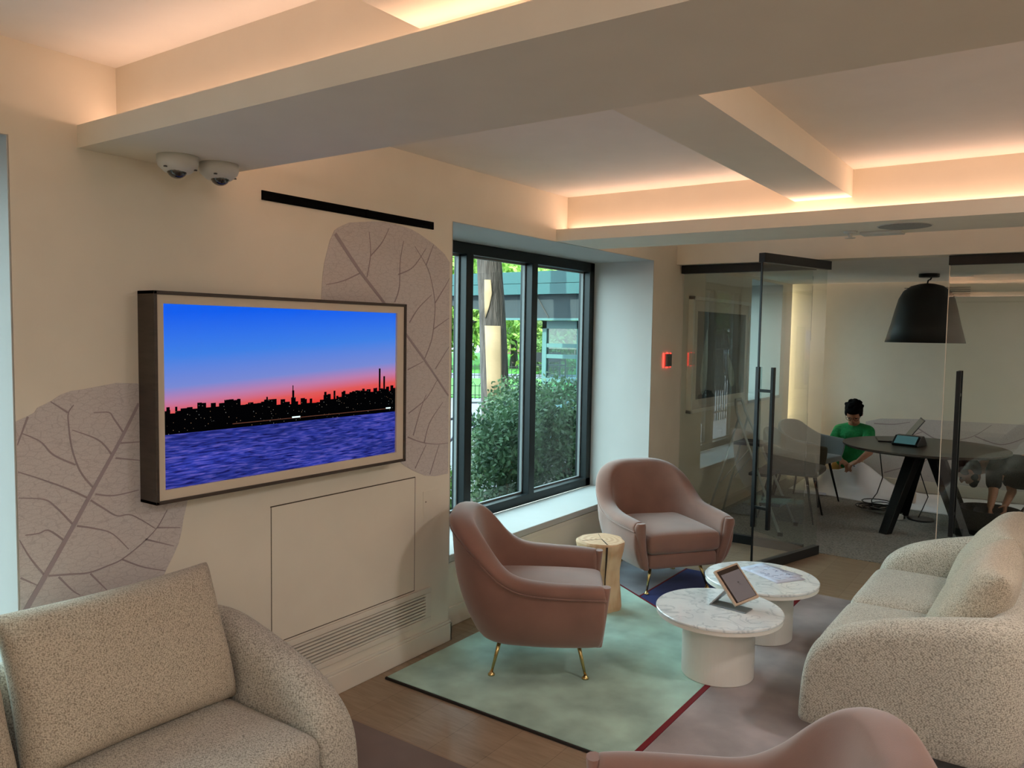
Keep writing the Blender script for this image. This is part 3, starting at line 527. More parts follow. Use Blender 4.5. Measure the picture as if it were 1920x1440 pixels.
def pillow(name, w_, h_, t_, m, parent, loc, rot, seed=0, ear=0.03):
    """back cushion: lies in local YZ plane (y = width, z = height), thickness along x, with pointed corners"""
    n = 22; rr = random.Random(seed); ph = [rr.uniform(0, 6) for _ in range(6)]; front = []; back = []
    for j in range(n + 1):
        A_ = []; B_ = []
        for i in range(n + 1):
            u = -1 + 2 * i / n; v = -1 + 2 * j / n
            pinch = 1 - 0.045 * (1 - v * v) * abs(u) ** 3; pz = 1 - 0.05 * (1 - u * u) * abs(v) ** 3
            y = u * w_ / 2 * pinch; z = v * h_ / 2 * pz
            k = (max(0, 1 - abs(u) ** 3.2) * max(0, 1 - abs(v) ** 3.2)) ** 0.42
            wr = 0.006 * (sin(u * 5 + ph[0] + v * 3) * sin(v * 6 + ph[1])) + 0.004 * sin((u * v) * 9 + ph[2])
            A_.append((t_ / 2 * k * (1 + 0.15 * (-v)) + wr * k, y, z)); B_.append((-t_ / 2 * k * 0.8, y, z))
        front.append(A_); back.append(B_)
    mb = MB(); mb.grid(front); mb.grid(back)
    # stitch rims
    o = mb.build(name, m, parent, smooth=True)
    b = bmesh.new(); b.from_mesh(o.data); bmesh.ops.remove_doubles(b, verts=b.verts, dist=0.0004); bmesh.ops.recalc_face_normals(b, faces=b.faces); b.to_mesh(o.data); b.free()
    o.location = loc; o.rotation_euler = rot
    d = o.modifiers.new('sub', 'SUBSURF'); d.levels = 1; d.render_levels = 1
    return o
def shell(path, zb, secfn, name, m, parent, n=56, sub=1):
    """loft an upholstered wall along a plan path of (x, y, height, thickness) points"""
    P = catmull([Vector(p) for p in path], n); rows = []
    for i, p in enumerate(P):
        a = P[max(i - 1, 0)]; b = P[min(i + 1, n)]; d = Vector((b.x - a.x, b.y - a.y)).normalized(); nr = Vector((-d.y, d.x))
        rows.append([Vector((p.x + nr.x * o_, p.y + nr.y * o_, z)) for o_, z in secfn(p, i / n)])
    mb = MB(); mb.grid(rows, closed=True); m_ = len(rows[0])
    for R in (rows[0], rows[-1]):
        # domed end cap
        c = sum(R, Vector()) / m_; mb.add(R + [c], [(k, (k + 1) % m_, m_) for k in range(m_)])
    o = mb.build(name, m, parent, smooth=True, fix=False)
    b = bmesh.new(); b.from_mesh(o.data); bmesh.ops.remove_doubles(b, verts=b.verts, dist=0.0002); bmesh.ops.recalc_face_normals(b, faces=b.faces); b.to_mesh(o.data); b.free()
    if sub:
        d = o.modifiers.new('sub', 'SUBSURF'); d.levels = sub; d.render_levels = sub
    return o
# armchair: local +x is the front
def armchair(label, loc, rz):
    r = empty('armchair', loc, rz, label, 'armchair', 'dusty pink armchairs')
    half = [(0.290, 0.300, 0.470, 0.070), (0.19, 0.316, 0.476, 0.078), (0.04, 0.322, 0.482, 0.082), (-0.09, 0.312, 0.498, 0.085), (-0.17, 0.300, 0.545, 0.09), (-0.235, 0.270, 0.632, 0.095), (-0.285, 0.215, 0.704, 0.10), (-0.315, 0.13, 0.737, 0.105), (-0.322, 0.0, 0.742, 0.105)]
    path = [(x, -y, h, t) for x, y, h, t in half] + [(x, y, h, t) for x, y, h, t in half[-2::-1]]
    zb = 0.168
    def sec(p, u):
        H_, t_ = p.z, p.w; bk = max(0, min(1, (H_ - 0.49) / 0.25)); lean = 0.055 * bk; s = []
        def off(z):
            k = (z - zb) / (H_ - zb); tuck = (0.058 + 0.02 * bk) * max(0, 1 - k * 1.9) ** 1.6
            return -tuck + lean * k
        hb = H_ - zb
        for f_, e_ in ((0.0, -0.022), (0.03, 0.0), (0.25, 0.004), (0.5, 0.006), (0.72, 0.004)):
            z = zb + hb * f_; s.append((t_ / 2 + off(z) + e_, z))
        z = H_ - 0.062; s.append((t_ / 2 + off(z) + 0.002, z)); s.append((t_ / 2 + off(z) + 0.012, z + 0.008))
        z = H_ - 0.030; s.append((t_ / 2 + off(z) + 0.016, z)); z = H_ - 0.008; s.append((t_ / 2 + off(z) - 0.002, z))
        s.append((off(H_), H_)); s.append((-t_ / 2 + off(H_) + 0.006, H_ - 0.010)); s.append((-t_ / 2 + off(H_) - 0.006, H_ - 0.035))
        for f_ in (0.72, 0.5, 0.3, 0.1): z = zb + hb * f_; s.append((-t_ / 2 + off(z) * 0.8 - 0.012, z))
        s.append((-t_ / 2 - 0.01 + off(zb) * 0.3, zb + 0.01)); s.append((-0.02 + off(zb), zb - 0.002))
        return s
    sh = shell(path, zb, sec, 'upholstered_shell', VELVET, r, n=60)
    # welt running under the arm roll
    P = catmull([Vector(p) for p in path], 60); pts = []
    for i, p in enumerate(P):
        a = P[max(i - 1, 0)]; b = P[min(i + 1, 60)]; d = Vector((b.x - a.x, b.y - a.y)).normalized(); nr = Vector((-d.y, d.x)); s_ = sec(p, 0)[6]
        pts.append((p.x + nr.x * (s_[0] - 0.002), p.y + nr.y * (s_[0] - 0.002), s_[1] - 0.004))
    MB().tube(pts, 0.0035, 6).build('piping', VELVET, sh, smooth=True)
    for s in (-1, 1):
        f_ = MB(); rows = []
        for z, yo, wd in ((0.170, 0.248, 0.045), (0.21, 0.264, 0.062), (0.30, 0.286, 0.068), (0.38, 0.298, 0.072), (0.42, 0.306, 0.084), (0.445, 0.306, 0.086), (0.462, 0.303, 0.06)):
            x = 0.277 + (z - 0.17) * 0.10
            rows.append([(x - 0.03, s * (yo - wd / 2), z), (x + 0.006, s * (yo - wd / 2 + 0.004), z), (x + 0.013, s * yo, z), (x + 0.006, s * (yo + wd / 2 - 0.004), z), (x - 0.03, s * (yo + wd / 2), z)])
        f_.grid(rows, closed=True); f_.add(rows[0], [(0, 1, 2, 3, 4)]); f_.add(rows[-1], [(4, 3, 2, 1, 0)]); f_.build('arm_front', VELVET, r, smooth=True, sub=1)
    softbox((0.04, 0, 0.215), (0.50, 0.47, 0.10), 0.03, name='seat_base', m=VELVET, parent=r, amp=0)
    softbox((0.025, 0, 0.322), (0.57, 0.50, 0.125), 0.042, puff=0.022, name='seat_cushion', m=VELVET, parent=r, amp=0.002, seed=4)
    for sx_, sy_ in ((0.175, 0.165), (0.175, -0.165), (-0.175, 0.165), (-0.175, -0.165)):
        ex = sx_ * 1.24; ey = sy_ * 1.28; l_ = MB(); l_.tube([(sx_, sy_, 0.18), (ex, ey, 0.012)], [0.0115, 0.0055], 12); l_.lathe([(0.006, 0.022), (0.010, 0.012), (0.0165, 0.006), (0.0165, 0.0)], (ex, ey, 0), 16); l_.build('leg', BRASS, r, smooth=True)
    return r
RH = RZ
armchair('dusty pink armchair in profile, its back to the window and the television wall', (0.52, 3.17, RH), math.atan2(0.53, 0.85))
armchair('dusty pink armchair facing the room between the window and the glass wall', (0.475, 4.665, RH), math.atan2(-0.60, 0.80))
armchair('dusty pink armchair cropped by the bottom edge, back to the oatmeal sofa', (1.97, 1.64, 0.0125), radians(203))
# two-seat sofa: local +x front, y width, back at x = 0
def sofa(label, loc, rz, pil=True, seedo=0, px_=0.235, pz_=0.575, ln=-20):
    r = empty('sofa', loc, rz, label, 'sofa', 'oatmeal two-seat sofas')
    Dp = 0.76; Wh = 0.81; T = 0.15; prof = [(0.0, 0.20), (0.004, 0.27), (0.012, 0.325), (0.03, 0.378), (0.055, 0.414), (0.09, 0.448), (0.14, 0.485), (0.22, 0.52), (0.32, 0.548), (0.46, 0.585), (0.60, 0.61), (0.76, 0.625)]
    xs = [0.76, 0.756, 0.748, 0.735, 0.72, 0.70, 0.66, 0.60, 0.50, 0.38, 0.26, 0.18]
    h_ = [(x, Wh - T / 2, 0, T) for x in xs] + [(0.12, Wh - T / 2 - 0.012, 0, T), (0.085, Wh - T / 2 - 0.045, 0, T), (0.075, Wh - T / 2 - 0.12, 0, T), (0.075, 0.3, 0, T), (0.075, 0.0, 0, T)]
    full = [(x, -y, z, t) for x, y, z, t in h_] + [(x, y, z, t) for x, y, z, t in h_[-2::-1]]
    def sec(p, u):
        d = max(0.0, Dp - p.x); H_ = interp(prof, d); t_ = p.w; zb = 0.075; rr_ = min(t_ / 2, (H_ - zb) / 2.2)
        # front end is rounded in plan too
        k = min(1.0, max(0.0, d / 0.05)); t2 = t_ * (0.55 + 0.45 * sqrt(1 - (1 - k) ** 2)); s = []
        s.append((t2 / 2 - 0.018, zb)); s.append((t2 / 2, zb + 0.02))
        for f_ in (0.3, 0.55, 0.75): s.append((t2 / 2 + 0.006, zb + (H_ - rr_ - zb) * f_))
        for a in range(0, 9): an = pi * a / 8; s.append((cos(an) * t2 / 2, H_ - rr_ + sin(an) * rr_))
        for f_ in (0.7, 0.35): s.append((-t2 / 2, zb + (H_ - rr_ - zb) * f_))
        s.append((-t2 / 2 + 0.01, zb)); return s
    # direct (unsmoothed in x) loft, denser at the front
    rows = []; n = len(full); P = [Vector(p) for p in full]
    for i, p in enumerate(P):
        a = P[max(i - 1, 0)]; b = P[min(i + 1, n - 1)]; d = Vector((b.x - a.x, b.y - a.y)).normalized(); nr = Vector((-d.y, d.x))
        rows.append([(p.x + nr.x * o_, p.y + nr.y * o_, z) for o_, z in sec(p, 0)])
    mb = MB(); mb.grid(rows, closed=True); m_ = len(rows[0])
    for R in (rows[0], rows[-1]): mb.add(R, [tuple(range(m_))])
    mb.build('arms_and_back', SOFAF, r, smooth=True, sub=1)
    softbox((0.42, 0, 0.165), (0.62, 2 * (Wh - T) + 0.02, 0.16), 0.03, name='base', m=SOFAF, parent=r, amp=0)
    cw = (2 * (Wh - T)) / 2 + 0.004
    for s in (-1, 1): softbox((0.455, s * cw / 2, 0.292), (0.60, cw, 0.135), 0.048, puff=0.022, name='seat_cushion', m=SOFAF, parent=r, amp=0.003, seed=5 + s + seedo)
    if pil:
        for s in (-1, 1): pillow('back_cushion', cw + 0.02, 0.47, 0.24, CUSHF, r, (px_, s * cw / 2, pz_), (0, radians(ln), 0), 3 + s + seedo)
    for sx_ in (0.15, 0.62):
        for s in (-1, 1): bx('leg', (sx_ - 0.03, s * 0.66 - 0.03, 0), (sx_ + 0.03, s * 0.66 + 0.03, 0.09), BLACKM, r, bev=0.003)
    return r
sofa('oatmeal woven two-seat sofa against the wall under the television, bottom left', (0.03, 0.915, 0.0125), 0.0)
sofa('oatmeal woven two-seat sofa at the right edge facing the armchairs', (2.52, 3.92, RH), pi, True, 6, 0.205, 0.545, -26)
# ------------------------------------------------------------------ round marble tables
def marble():
    m, n, l, p = newmat('white_marble'); t = n.new('ShaderNodeTexCoord')
    nz = n.new('ShaderNodeTexNoise'); nz.inputs['Scale'].default_value = 9; nz.inputs['Detail'].default_value = 9; nz.inputs['Distortion'].default_value = 0.9; l.new(t.outputs['Object'], nz.inputs['Vector'])
    mm = n.new('ShaderNodeMath'); mm.operation = 'SUBTRACT'; mm.inputs[1].default_value = 0.5; l.new(nz.outputs['Fac'], mm.inputs[0]); ab = n.new('ShaderNodeMath'); ab.operation = 'ABSOLUTE'; l.new(mm.outputs[0], ab.inputs[0])
    r = n.new('ShaderNodeValToRGB'); l.new(ab.outputs[0], r.inputs[0]); e = r.color_ramp.elements; e[0].position = 0.0; e[0].color = lin((204, 208, 210)); e[1].position = 0.035; e[1].color = lin((238, 239, 238))
    n2 = n.new('ShaderNodeTexNoise'); n2.inputs['Scale'].default_value = 9; n2.inputs['Detail'].default_value = 5; l.new(t.outputs['Object'], n2.inputs['Vector']); r2 = n.new('ShaderNodeValToRGB'); l.new(n2.outputs['Fac'], r2.inputs[0]); r2.color_ramp.elements[0].position = 0.35; r2.color_ramp.elements[0].color = (0.86, 0.87, 0.885, 1); r2.color_ramp.elements[1].position = 0.6; r2.color_ramp.elements[1].color = (1, 1, 1, 1)
    mx = n.new('ShaderNodeMixRGB'); mx.blend_type = 'MULTIPLY'; mx.inputs[0].default_value = 0.8; l.new(r.outputs[0], mx.inputs[1]); l.new(r2.outputs[0], mx.inputs[2]); l.new(mx.outputs[0], p.inputs['Base Color']); p.inputs['Roughness'].default_value = 0.08; p.inputs['Coat Weight'].default_value = 0.4; p.inputs['Coat Roughness'].default_value = 0.04
    return m
MARB = marble(); LACQ = mat('white_lacquer', (234, 227, 217), 0.45)
TZ = 0.325
def round_table(label, x, y, rb, ox=0.0, oy=0.0):
    r = empty('side_table', (x, y, RH), 0, label, 'table', 'round marble side tables')
    rt_ = 0.292; z = TZ - RH
    MB().lathe([(rb - 0.003, 0), (rb, 0.003), (rb, z - 0.03)], (ox, oy, 0), 64).build('drum_base', LACQ, r, smooth=False)
    MB().lathe([(rt_ - 0.010, z - 0.032), (rt_ - 0.004, z - 0.030), (rt_ - 0.004, z - 0.014), (rt_ - 0.006, z - 0.012)], seg=96).build('underplate', LACQ, r)
    MB().lathe([(rt_ - 0.004, z - 0.012), (rt_, z - 0.010), (rt_, z - 0.003), (rt_ - 0.003, z)], seg=96).build('marble_top', MARB, r)
    return r
round_table('round marble-topped table holding the tilted tablet', 1.278, 3.545, 0.166)
round_table('round marble-topped table with printed papers, behind the tablet table', 1.285, 4.145, 0.166)
# tablet on stand
r = empty('tablet_stand', (1.32, 3.585, TZ), radians(-5), label='tilted tablet in a pale wooden frame on a grey metal stand', cat='tablet')
STEEL = mat('grey_stand_metal', (150, 156, 158), 0.35, 0.7); PALE = mat('pale_wood', (190, 164, 140), 0.5, nscale=20, namt=0.1, stretch=(1, 1, 8))
bx('foot', (-0.09, -0.04, 0.0), (0.09, 0.04, 0.006), STEEL, r, bev=0.003)
MB().add([(-0.09, -0.04, 0.001), (-0.09, 0.04, 0.001), (-0.012, 0.075, 0.085), (-0.03, 0.0, 0.075)], [(0, 1, 2, 3)]).build('arm', STEEL, r, solid=0.006)
e = empty('tablet'); e.parent = r
_y, _t, _r = radians(-36.8), radians(44.2), radians(-16)
_n = Vector((cos(_t) * cos(_y), cos(_t) * sin(_y), sin(_t))); _u = Vector((-sin(_t) * cos(_y), -sin(_t) * sin(_y), cos(_t))); _s = Vector((-sin(_y), cos(_y), 0))
_u2 = _u * cos(_r) + _s * sin(_r); _s2 = _s * cos(_r) - _u * sin(_r)
e.matrix_local = Matrix(((_n.x, _s2.x, _u2.x, 0.0), (_n.y, _s2.y, _u2.y, 0.048), (_n.z, _s2.z, _u2.z, 0.098), (0, 0, 0, 1)))
bx('case', (-0.008, -0.070, -0.094), (0.008, 0.070, 0.094), PALE, e, bev=0.003)
bx('bezel', (0.0078, -0.061, -0.084), (0.0088, 0.061, 0.084), mat('tablet_bezel', (12, 12, 13), 0.2), e)
bx('display', (0.0086, -0.051, -0.082), (0.0092, 0.058, 0.062), mat('tablet_display', (40, 38, 38), 0.25, emit=(104, 96, 96), estr=0.4), e)
DK = mat('screen_ink', (30, 28, 30), 0.5)
MB().lathe([(0.0035, 0), (0.0035, 0.0004)], seg=12).build('logo_dot', DK, e); e.children[-1].location = (0.0092, 0.012, 0.004); e.children[-1].rotation_euler = (0, radians(90), 0)
for yy, zz, w_ in ((0.014, -0.006, 0.010), (0.014, -0.011, 0.014), (-0.02, 0.02, 0.008)): bx('text_line', (0.0091, yy - w_ / 2, zz), (0.0095, yy + w_ / 2, zz + 0.0012), mat('screen_text', (70, 66, 68), 0.5), e)
# papers
PAP = mat('paper', (206, 210, 228), 0.7)
def paper(c, s, rz, label, drawn=True, z=TZ):
    o = empty('paper_sheet', (c[0], c[1], z), rz, label, 'paper')
    MB().grid([[(-s[0] / 2 + s[0] * i / 6, -s[1] / 2 + s[1] * j / 6, 0.0015 + 0.0012 * sin(i + j) ** 2) for i in range(7)] for j in range(7)]).build('sheet', PAP, o, smooth=True, solid=0.0006)
    if drawn:
        ink = mat('ink', (120, 122, 160), 0.7); q = random.Random(5)
        for k in range(11):
            x, y = q.uniform(-s[0] * .36, s[0] * .36), q.uniform(-s[1] * .36, s[1] * .36); a = q.uniform(0, 3)
            MB().tube([(x + 0.022 * cos(a + t) * t * 0.5, y + 0.018 * sin(a * 2 + t), 0.0034) for t in (0, 0.5, 1, 1.5, 2)], 0.0006, 4).build('drawn_line', ink, o)
    return o
paper((1.295, 4.26), (0.27, 0.197), radians(-22), 'printed sheet covered in sketches on the far marble table')
paper((1.335, 4.225), (0.24, 0.19), radians(-32), 'second printed sheet under the first, nearer the sofa', True, TZ - 0.0)
# stump stool
def woodstump():
    m, n, l, p = newmat('pale_timber'); t = n.new('ShaderNodeTexCoord'); mp = n.new('ShaderNodeMapping'); mp.inputs['Scale'].default_value = (1, 1, 0.35); l.new(t.outputs['Object'], mp.inputs[0])
    w_ = n.new('ShaderNodeTexWave'); w_.wave_type = 'RINGS'; w_.rings_direction = 'Z'; w_.inputs['Scale'].default_value = 10; w_.inputs['Distortion'].default_value = 5; w_.inputs['Detail'].default_value = 3; w_.inputs['Detail Scale'].default_value = 1.2; l.new(mp.outputs[0], w_.inputs['Vector'])
    r = n.new('ShaderNodeValToRGB'); l.new(w_.outputs['Fac'], r.inputs[0]); e = r.color_ramp.elements; e[0].color = lin((206, 160, 122)); e[1].color = lin((224, 188, 150)); l.new(r.outputs[0], p.inputs['Base Color']); p.inputs['Roughness'].default_value = 0.55; return m
TIMB = woodstump()
SX, SY = 0.405, 3.985
r = empty('stump_stool', (SX, SY, RH), 0, 'pale wooden tree stump stool between the two pink armchairs', 'stool')
rows = []
for z, rr in ((0, 0.112), (0.02, 0.118), (0.09, 0.112), (0.17, 0.104), (0.24, 0.105), (0.30, 0.115), (0.35, 0.128), (0.392, 0.136), (0.402, 0.134)):
    rows.append([((rr + 0.007 * sin(3 * a + z * 6) + 0.004 * sin(7 * a)) * cos(a), (rr + 0.007 * sin(3 * a + z * 6) + 0.004 * sin(7 * a)) * sin(a), z) for a in [2 * pi * k / 40 for k in range(40)]])
mb = MB(); mb.grid(rows, closed=True); mb.add(rows[0], [tuple(range(40))]); mb.add(rows[-1], [tuple(range(40))]); mb.build('trunk', TIMB, r, bev=0.003)
CR = mat('dark_crack', (58, 38, 24), 0.9)
MB().prism([(0.0, 0.0), (0.004, 0.003), (0.09, -0.085), (0.098, -0.088), (0.085, -0.09)], 2, 0.4022, 0.4032).build('crack', CR, r)
for a in (2.2, 4.1): MB().prism([(0, 0.002), (0.12 * cos(a), 0.12 * sin(a)), (0.12 * cos(a + .02), 0.12 * sin(a + .02)), (0.002, 0)], 2, 0.4022, 0.403).build('crack', CR, r)
MB().tube([(0.136 * cos(-0.82) , 0.136 * sin(-0.82), 0.39), (0.118 * cos(-0.80), 0.118 * sin(-0.80), 0.30), (0.108 * cos(-0.82), 0.108 * sin(-0.82), 0.2), (0.116 * cos(-0.82), 0.116 * sin(-0.82), 0.05)], [0.006, 0.005, 0.003, 0.004], 6).build('crack', CR, r)
# ------------------------------------------------------------------ meeting room
TBL = mat('dark_brown_top', (62, 54, 46), 0.35)
TX0, TY0 = 1.60, 7.42; TH = 0.70
r = empty('meeting_table', (TX0, TY0, 0.004), 0, 'round dark meeting table on angled black legs', 'table')
MB().lathe([(0.61, TH - 0.028), (0.635, TH - 0.016), (0.635, TH - 0.006), (0.633, TH - 0.003)], seg=96).build('tabletop', TBL, r)
MB().lathe([(0.24, TH - 0.05), (0.24, TH - 0.028)], seg=24).build('hub', BLACKM, r)
for fx, fy in ((-0.20, -0.42), (0.30, 0.40), (-0.20, 0.42), (0.36, -0.30)):
    a = Vector((fx * 0.22, fy * 0.28, TH - 0.035)); b = Vector((fx, fy, 0)); d = (b - a); side = Vector((-d.y, d.x, 0)).normalized(); o_ = Vector((d.x, d.y, 0)).normalized()
    v = []
    for c, hw_, ht in ((a, 0.05, 0.045), (b, 0.038, 0.034)):
        v += [c + side * hw_ + o_ * ht, c - side * hw_ + o_ * ht, c - side * hw_ - o_ * ht, c + side * hw_ - o_ * ht]
    MB().add(v, [(0, 1, 2, 3), (7, 6, 5, 4), (0, 4, 5, 1), (1, 5, 6, 2), (2, 6, 7, 3), (3, 7, 4, 0)]).build('leg', BLACKM, r, bev=0.004)
TT = TH + 0.004 - 0.003
# conference phone / control panel
r = empty('control_console', (1.49, 7.36, TT), radians(-104), 'black wedge touch console with a small teal screen on the meeting table', 'console')
r.scale = (0.82, 0.82, 0.82)
BP = mat('black_plastic', (14, 15, 17), 0.35)
MB().prism([(-0.13, 0), (0.10, 0), (0.11, 0.02), (0.02, 0.10), (-0.06, 0.105), (-0.13, 0.03)], 1, -0.13, 0.13).build('body', BP, r, bev=0.008)
sl = math.atan2(0.08, -0.09)
o = bx('touch_screen', (-0.054, -0.105, 0.0), (0.054, 0.105, 0.002), mat('teal_display', (20, 40, 44), 0.2, emit=(64, 100, 102), estr=0.38), r); o.location = (0.067, 0, 0.061); o.rotation_euler = (0, radians(41.6), 0)
# laptop
r = empty('laptop', (1.31, 7.60, TT), radians(-76), 'open dark laptop at the back of the meeting table', 'laptop')
AL = mat('dark_aluminium', (38, 35, 36), 0.35, 0.6)
bx('base', (-0.15, -0.11, 0), (0.15, 0.11, 0.012), AL, r, bev=0.003); 
o = bx('lid', (-0.15, 0, 0), (0.15, 0.006, 0.24), AL, r, bev=0.002); o.location = (0, 0.105, 0.012); o.rotation_euler = (radians(-36), 0, 0)
bx('display', (-0.14, -0.001, 0.012), (0.14, 0.0, 0.23), mat('dim_display', (20, 20, 24), 0.2), o)
bx('keyboard', (-0.13, -0.02, 0.012), (0.13, 0.09, 0.0135), BP, r)
# pendant lamp
r = empty('pendant_lamp', (1.497, 8.0, ZB), 0, 'large black bell-shaped pendant lamp over the meeting table', 'lamp')
MB().lathe([(0.085, 0), (0.085, -0.028), (0.078, -0.032)], seg=32).build('ceiling_rose', BLACKM, r)
MB().tube([(0.02, 0, -0.03), (0.012, 0, -0.05), (-0.006, 0, -0.058), (-0.012, 0, -0.09)], 0.007, 8).build('swivel_stem', BLACKM, r, smooth=True)
MB().lathe([(0.010, -0.086), (0.06, -0.092), (0.13, -0.112), (0.19, -0.158), (0.225, -0.225), (0.25, -0.32), (0.28, -0.45), (0.325, -0.618)], (-0.012, 0, 0), 64, cap=False).build('lamp_shade', mat('shade_black', (24, 24, 22), 0.55), r, smooth=True, solid=0.006)
MB().ell((-0.012, 0, -0.30), (0.05, 0.05, 0.06)).build('bulb', WHITEP, r, smooth=True)
# high vent on the back wall
r = empty('wall_vent', (1.42, 9.155, 2.085), label='thin dark air grille high on the back wall behind the lamp', cat='air vent')
for k in range(5): bx('slat', (-0.30, -0.012, -0.05 + k * 0.022), (0.30, -0.002, -0.043 + k * 0.022), mat('vent_grey', (112, 108, 100), 0.6), r)
# dining chairs
def tubchair(label, loc, rz, m):
    r = empty('dining_chair', loc, rz, label, 'chair', 'tub chairs round the meeting table')
    half = [(0.25, 0.275, 0.615, 0.022), (0.12, 0.292, 0.622, 0.024), (-0.02, 0.290, 0.640, 0.026), (-0.13, 0.262, 0.70, 0.028), (-0.20, 0.19, 0.765, 0.03), (-0.235, 0.0, 0.785, 0.032)]
    path = [(x, -y, h, t) for x, y, h, t in half] + [(x, y, h, t) for x, y, h, t in half[-2::-1]]
    def sec(p, u):
        zb = 0.415; H_ = p.z; t_ = p.w; s = []
        f = lambda k: -0.07 * (1 - k) ** 2.2
        for k in (0, 0.15, 0.35, 0.6, 0.85): s.append((t_ / 2 + f(k), zb + (H_ - zb) * k))
        s.append((t_ / 3, H_ - 0.003)); s.append((0, H_)); s.append((-t_ / 3, H_ - 0.003))
        for k in (0.85, 0.6, 0.35, 0.15, 0.0): s.append((-t_ / 2 + f(k), zb + (H_ - zb) * k + 0.004))
        return s
    shell(path, 0.415, sec, 'tub_shell', m, r, n=40)
    softbox((0.02, 0, 0.43), (0.48, 0.44, 0.06), 0.028, puff=0.01, name='seat', m=m, parent=r, amp=0)
    for sx_, sy_ in ((1, 1), (1, -1), (-1, 1), (-1, -1)): MB().tube([(sx_ * 0.15, sy_ * 0.14, 0.415), (sx_ * 0.235, sy_ * 0.215, 0)], [0.013, 0.008], 10).build('leg', BLACKM, r, smooth=True)
    return r
tubchair('olive brown tub chair with thin black legs behind the glass door', (0.60, 7.12, 0.004), radians(4), mat('olive_felt', (78, 74, 56), 0.85, bump=0.3, sheen=0.2))
tubchair('grey tub chair with thin black legs beside the kneeling person', (0.52, 7.92, 0.004), radians(-12), mat('grey_felt', (118, 124, 124), 0.8, bump=0.3, sheen=0.2))
# step ladder
ALU = mat('brushed_aluminium', (196, 200, 198), 0.4, 0.25)
r = empty('step_ladder', (0.40, 6.58, 0.004), radians(0), 'folding aluminium step ladder with black treads behind the fixed glass', 'ladder')
# rails: front feet on +x side, rear feet on -x side
tz = 1.06; W1 = 0.17; W0 = 0.22
fr = []
for s in (-1, 1): fr.append((Vector((0.34, s * W0, 0.0)), Vector((-0.09, s * W1 * 0.62, tz - 0.10))))
pts = [fr[0][0], fr[0][1]] + [Vector((-0.105, -0.09, tz - 0.035)), Vector((-0.115, -0.06, tz)), Vector((-0.115, 0.06, tz)), Vector((-0.105, 0.09, tz - 0.035))] + [fr[1][1], fr[1][0]]
MB().tube(pts, 0.011, 8).build('front_rail', ALU, r, smooth=True)
for s in (-1, 1): MB().tube([(-0.07, s * 0.115, tz - 0.16), (-0.30, s * 0.20, 0)], 0.009, 8).build('rear_rail', ALU, r, smooth=True)
for s in (-1, 1): MB().tube([(0.045, s * 0.15, 0.67), (-0.19, s * 0.17, 0.36)], 0.005, 6).build('brace', ALU, r)
for z, dpt in ((0.69, 0.24), (0.45, 0.17), (0.22, 0.17)):
    x = 0.34 - 0.43 * z / 0.96; wy = W0 - (W0 - 0.11) * z / 0.96
    bx('tread', (x - dpt * 0.55, -wy + 0.01, z), (x + dpt * 0.45, wy - 0.01, z + 0.025), mat('tread_black', (26, 30, 32), 0.6) if 'tread_black' not in MATS else MATS['tread_black'], r, bev=0.004)
for p in (fr[0][0], fr[1][0], Vector((-0.30, -0.20, 0)), Vector((-0.30, 0.20, 0))): bx('rubber_foot', (p.x - 0.016, p.y - 0.016, 0), (p.x + 0.016, p.y + 0.016, 0.03), BP, r)
# roll of white paper spread on the floor
rows = []; NU, NV = 60, 18
for i in range(NU + 1):
    u = i / NU; x = 0.22 + u * 3.0; row = []
    for j in range(NV + 1):
        v = j / NV; yf = 8.42 - 0.30 * min(1, (x - 0.22) / 1.2) + (0.0 if x < 1.42 else -0.12 * (x - 1.42)); yb = 9.04 - 0.0 * x
        y = yf + (yb - yf) * v
        bump = math.exp(-((x - 0.88) / 0.22) ** 2); lift = 0.345 * bump * v ** 1.5; y -= 0.56 * bump * v ** 1.3
        b2 = math.exp(-((x - 0.56) / 0.20) ** 2) * (1 - 0.9 * bump); y -= 0.50 * b2 * v ** 1.3; lift += 0.20 * b2 * v ** 1.2 + 0.010 * sin(x * 9 + v * 3) ** 2 * min(1, v * 3)
        lift -= 0.05 * math.exp(-((x - 0.86) / 0.10) ** 2 - ((v - 0.62) / 0.16) ** 2)
        row.append((x, y, 0.007 + lift))
    rows.append(row)
o = MB().grid(rows).build('paper_roll', mat('white_vinyl', (244, 244, 248), 0.5), smooth=True, solid=0.0015); tag(o, 'wide sheet of white backing paper spread along the meeting room floor', 'paper')
# cables and small things on the carpet
q = random.Random(11)
CAB = mat('black_cable', (16, 16, 18), 0.5); GC = mat('grey_cable', (110, 112, 112), 0.5)
def coil(label, c, m, turns, R, seed):
    q = random.Random(seed); pts = []
    for k in range(turns * 12):
        a = k / 12 * 2 * pi; rr = R * (0.7 + 0.3 * sin(a * 0.37 + seed)); pts.append((c[0] + rr * cos(a) * 1.5 + 0.05 * sin(a * .21), c[1] + rr * sin(a) + 0.04 * cos(a * .33), 0.012 + 0.02 * abs(sin(a * 0.5 + seed)) + 0.05 * max(0, sin(a * 0.13 + seed))))
    tag(MB().tube(pts, 0.0045, 6).build('cable', m, smooth=True), label, 'cable')
coil('tangled black cable heaped on the carpet left of the table leg', (1.14, 7.93), CAB, 7, 0.10, 1); coil('loose grey cable coiled on the carpet beside the black heap', (1.24, 7.78), GC, 4, 0.12, 2)
tag(MB().tube([(1.33, 7.02, 0.665), (1.32, 7.25, 0.42), (1.22, 7.6, 0.22), (1.15, 7.75, 0.12), (1.15, 7.85, 0.02)], 0.0045, 6).build('cable', CAB, smooth=True), 'thin black cable hanging from the table edge to the floor', 'cable')
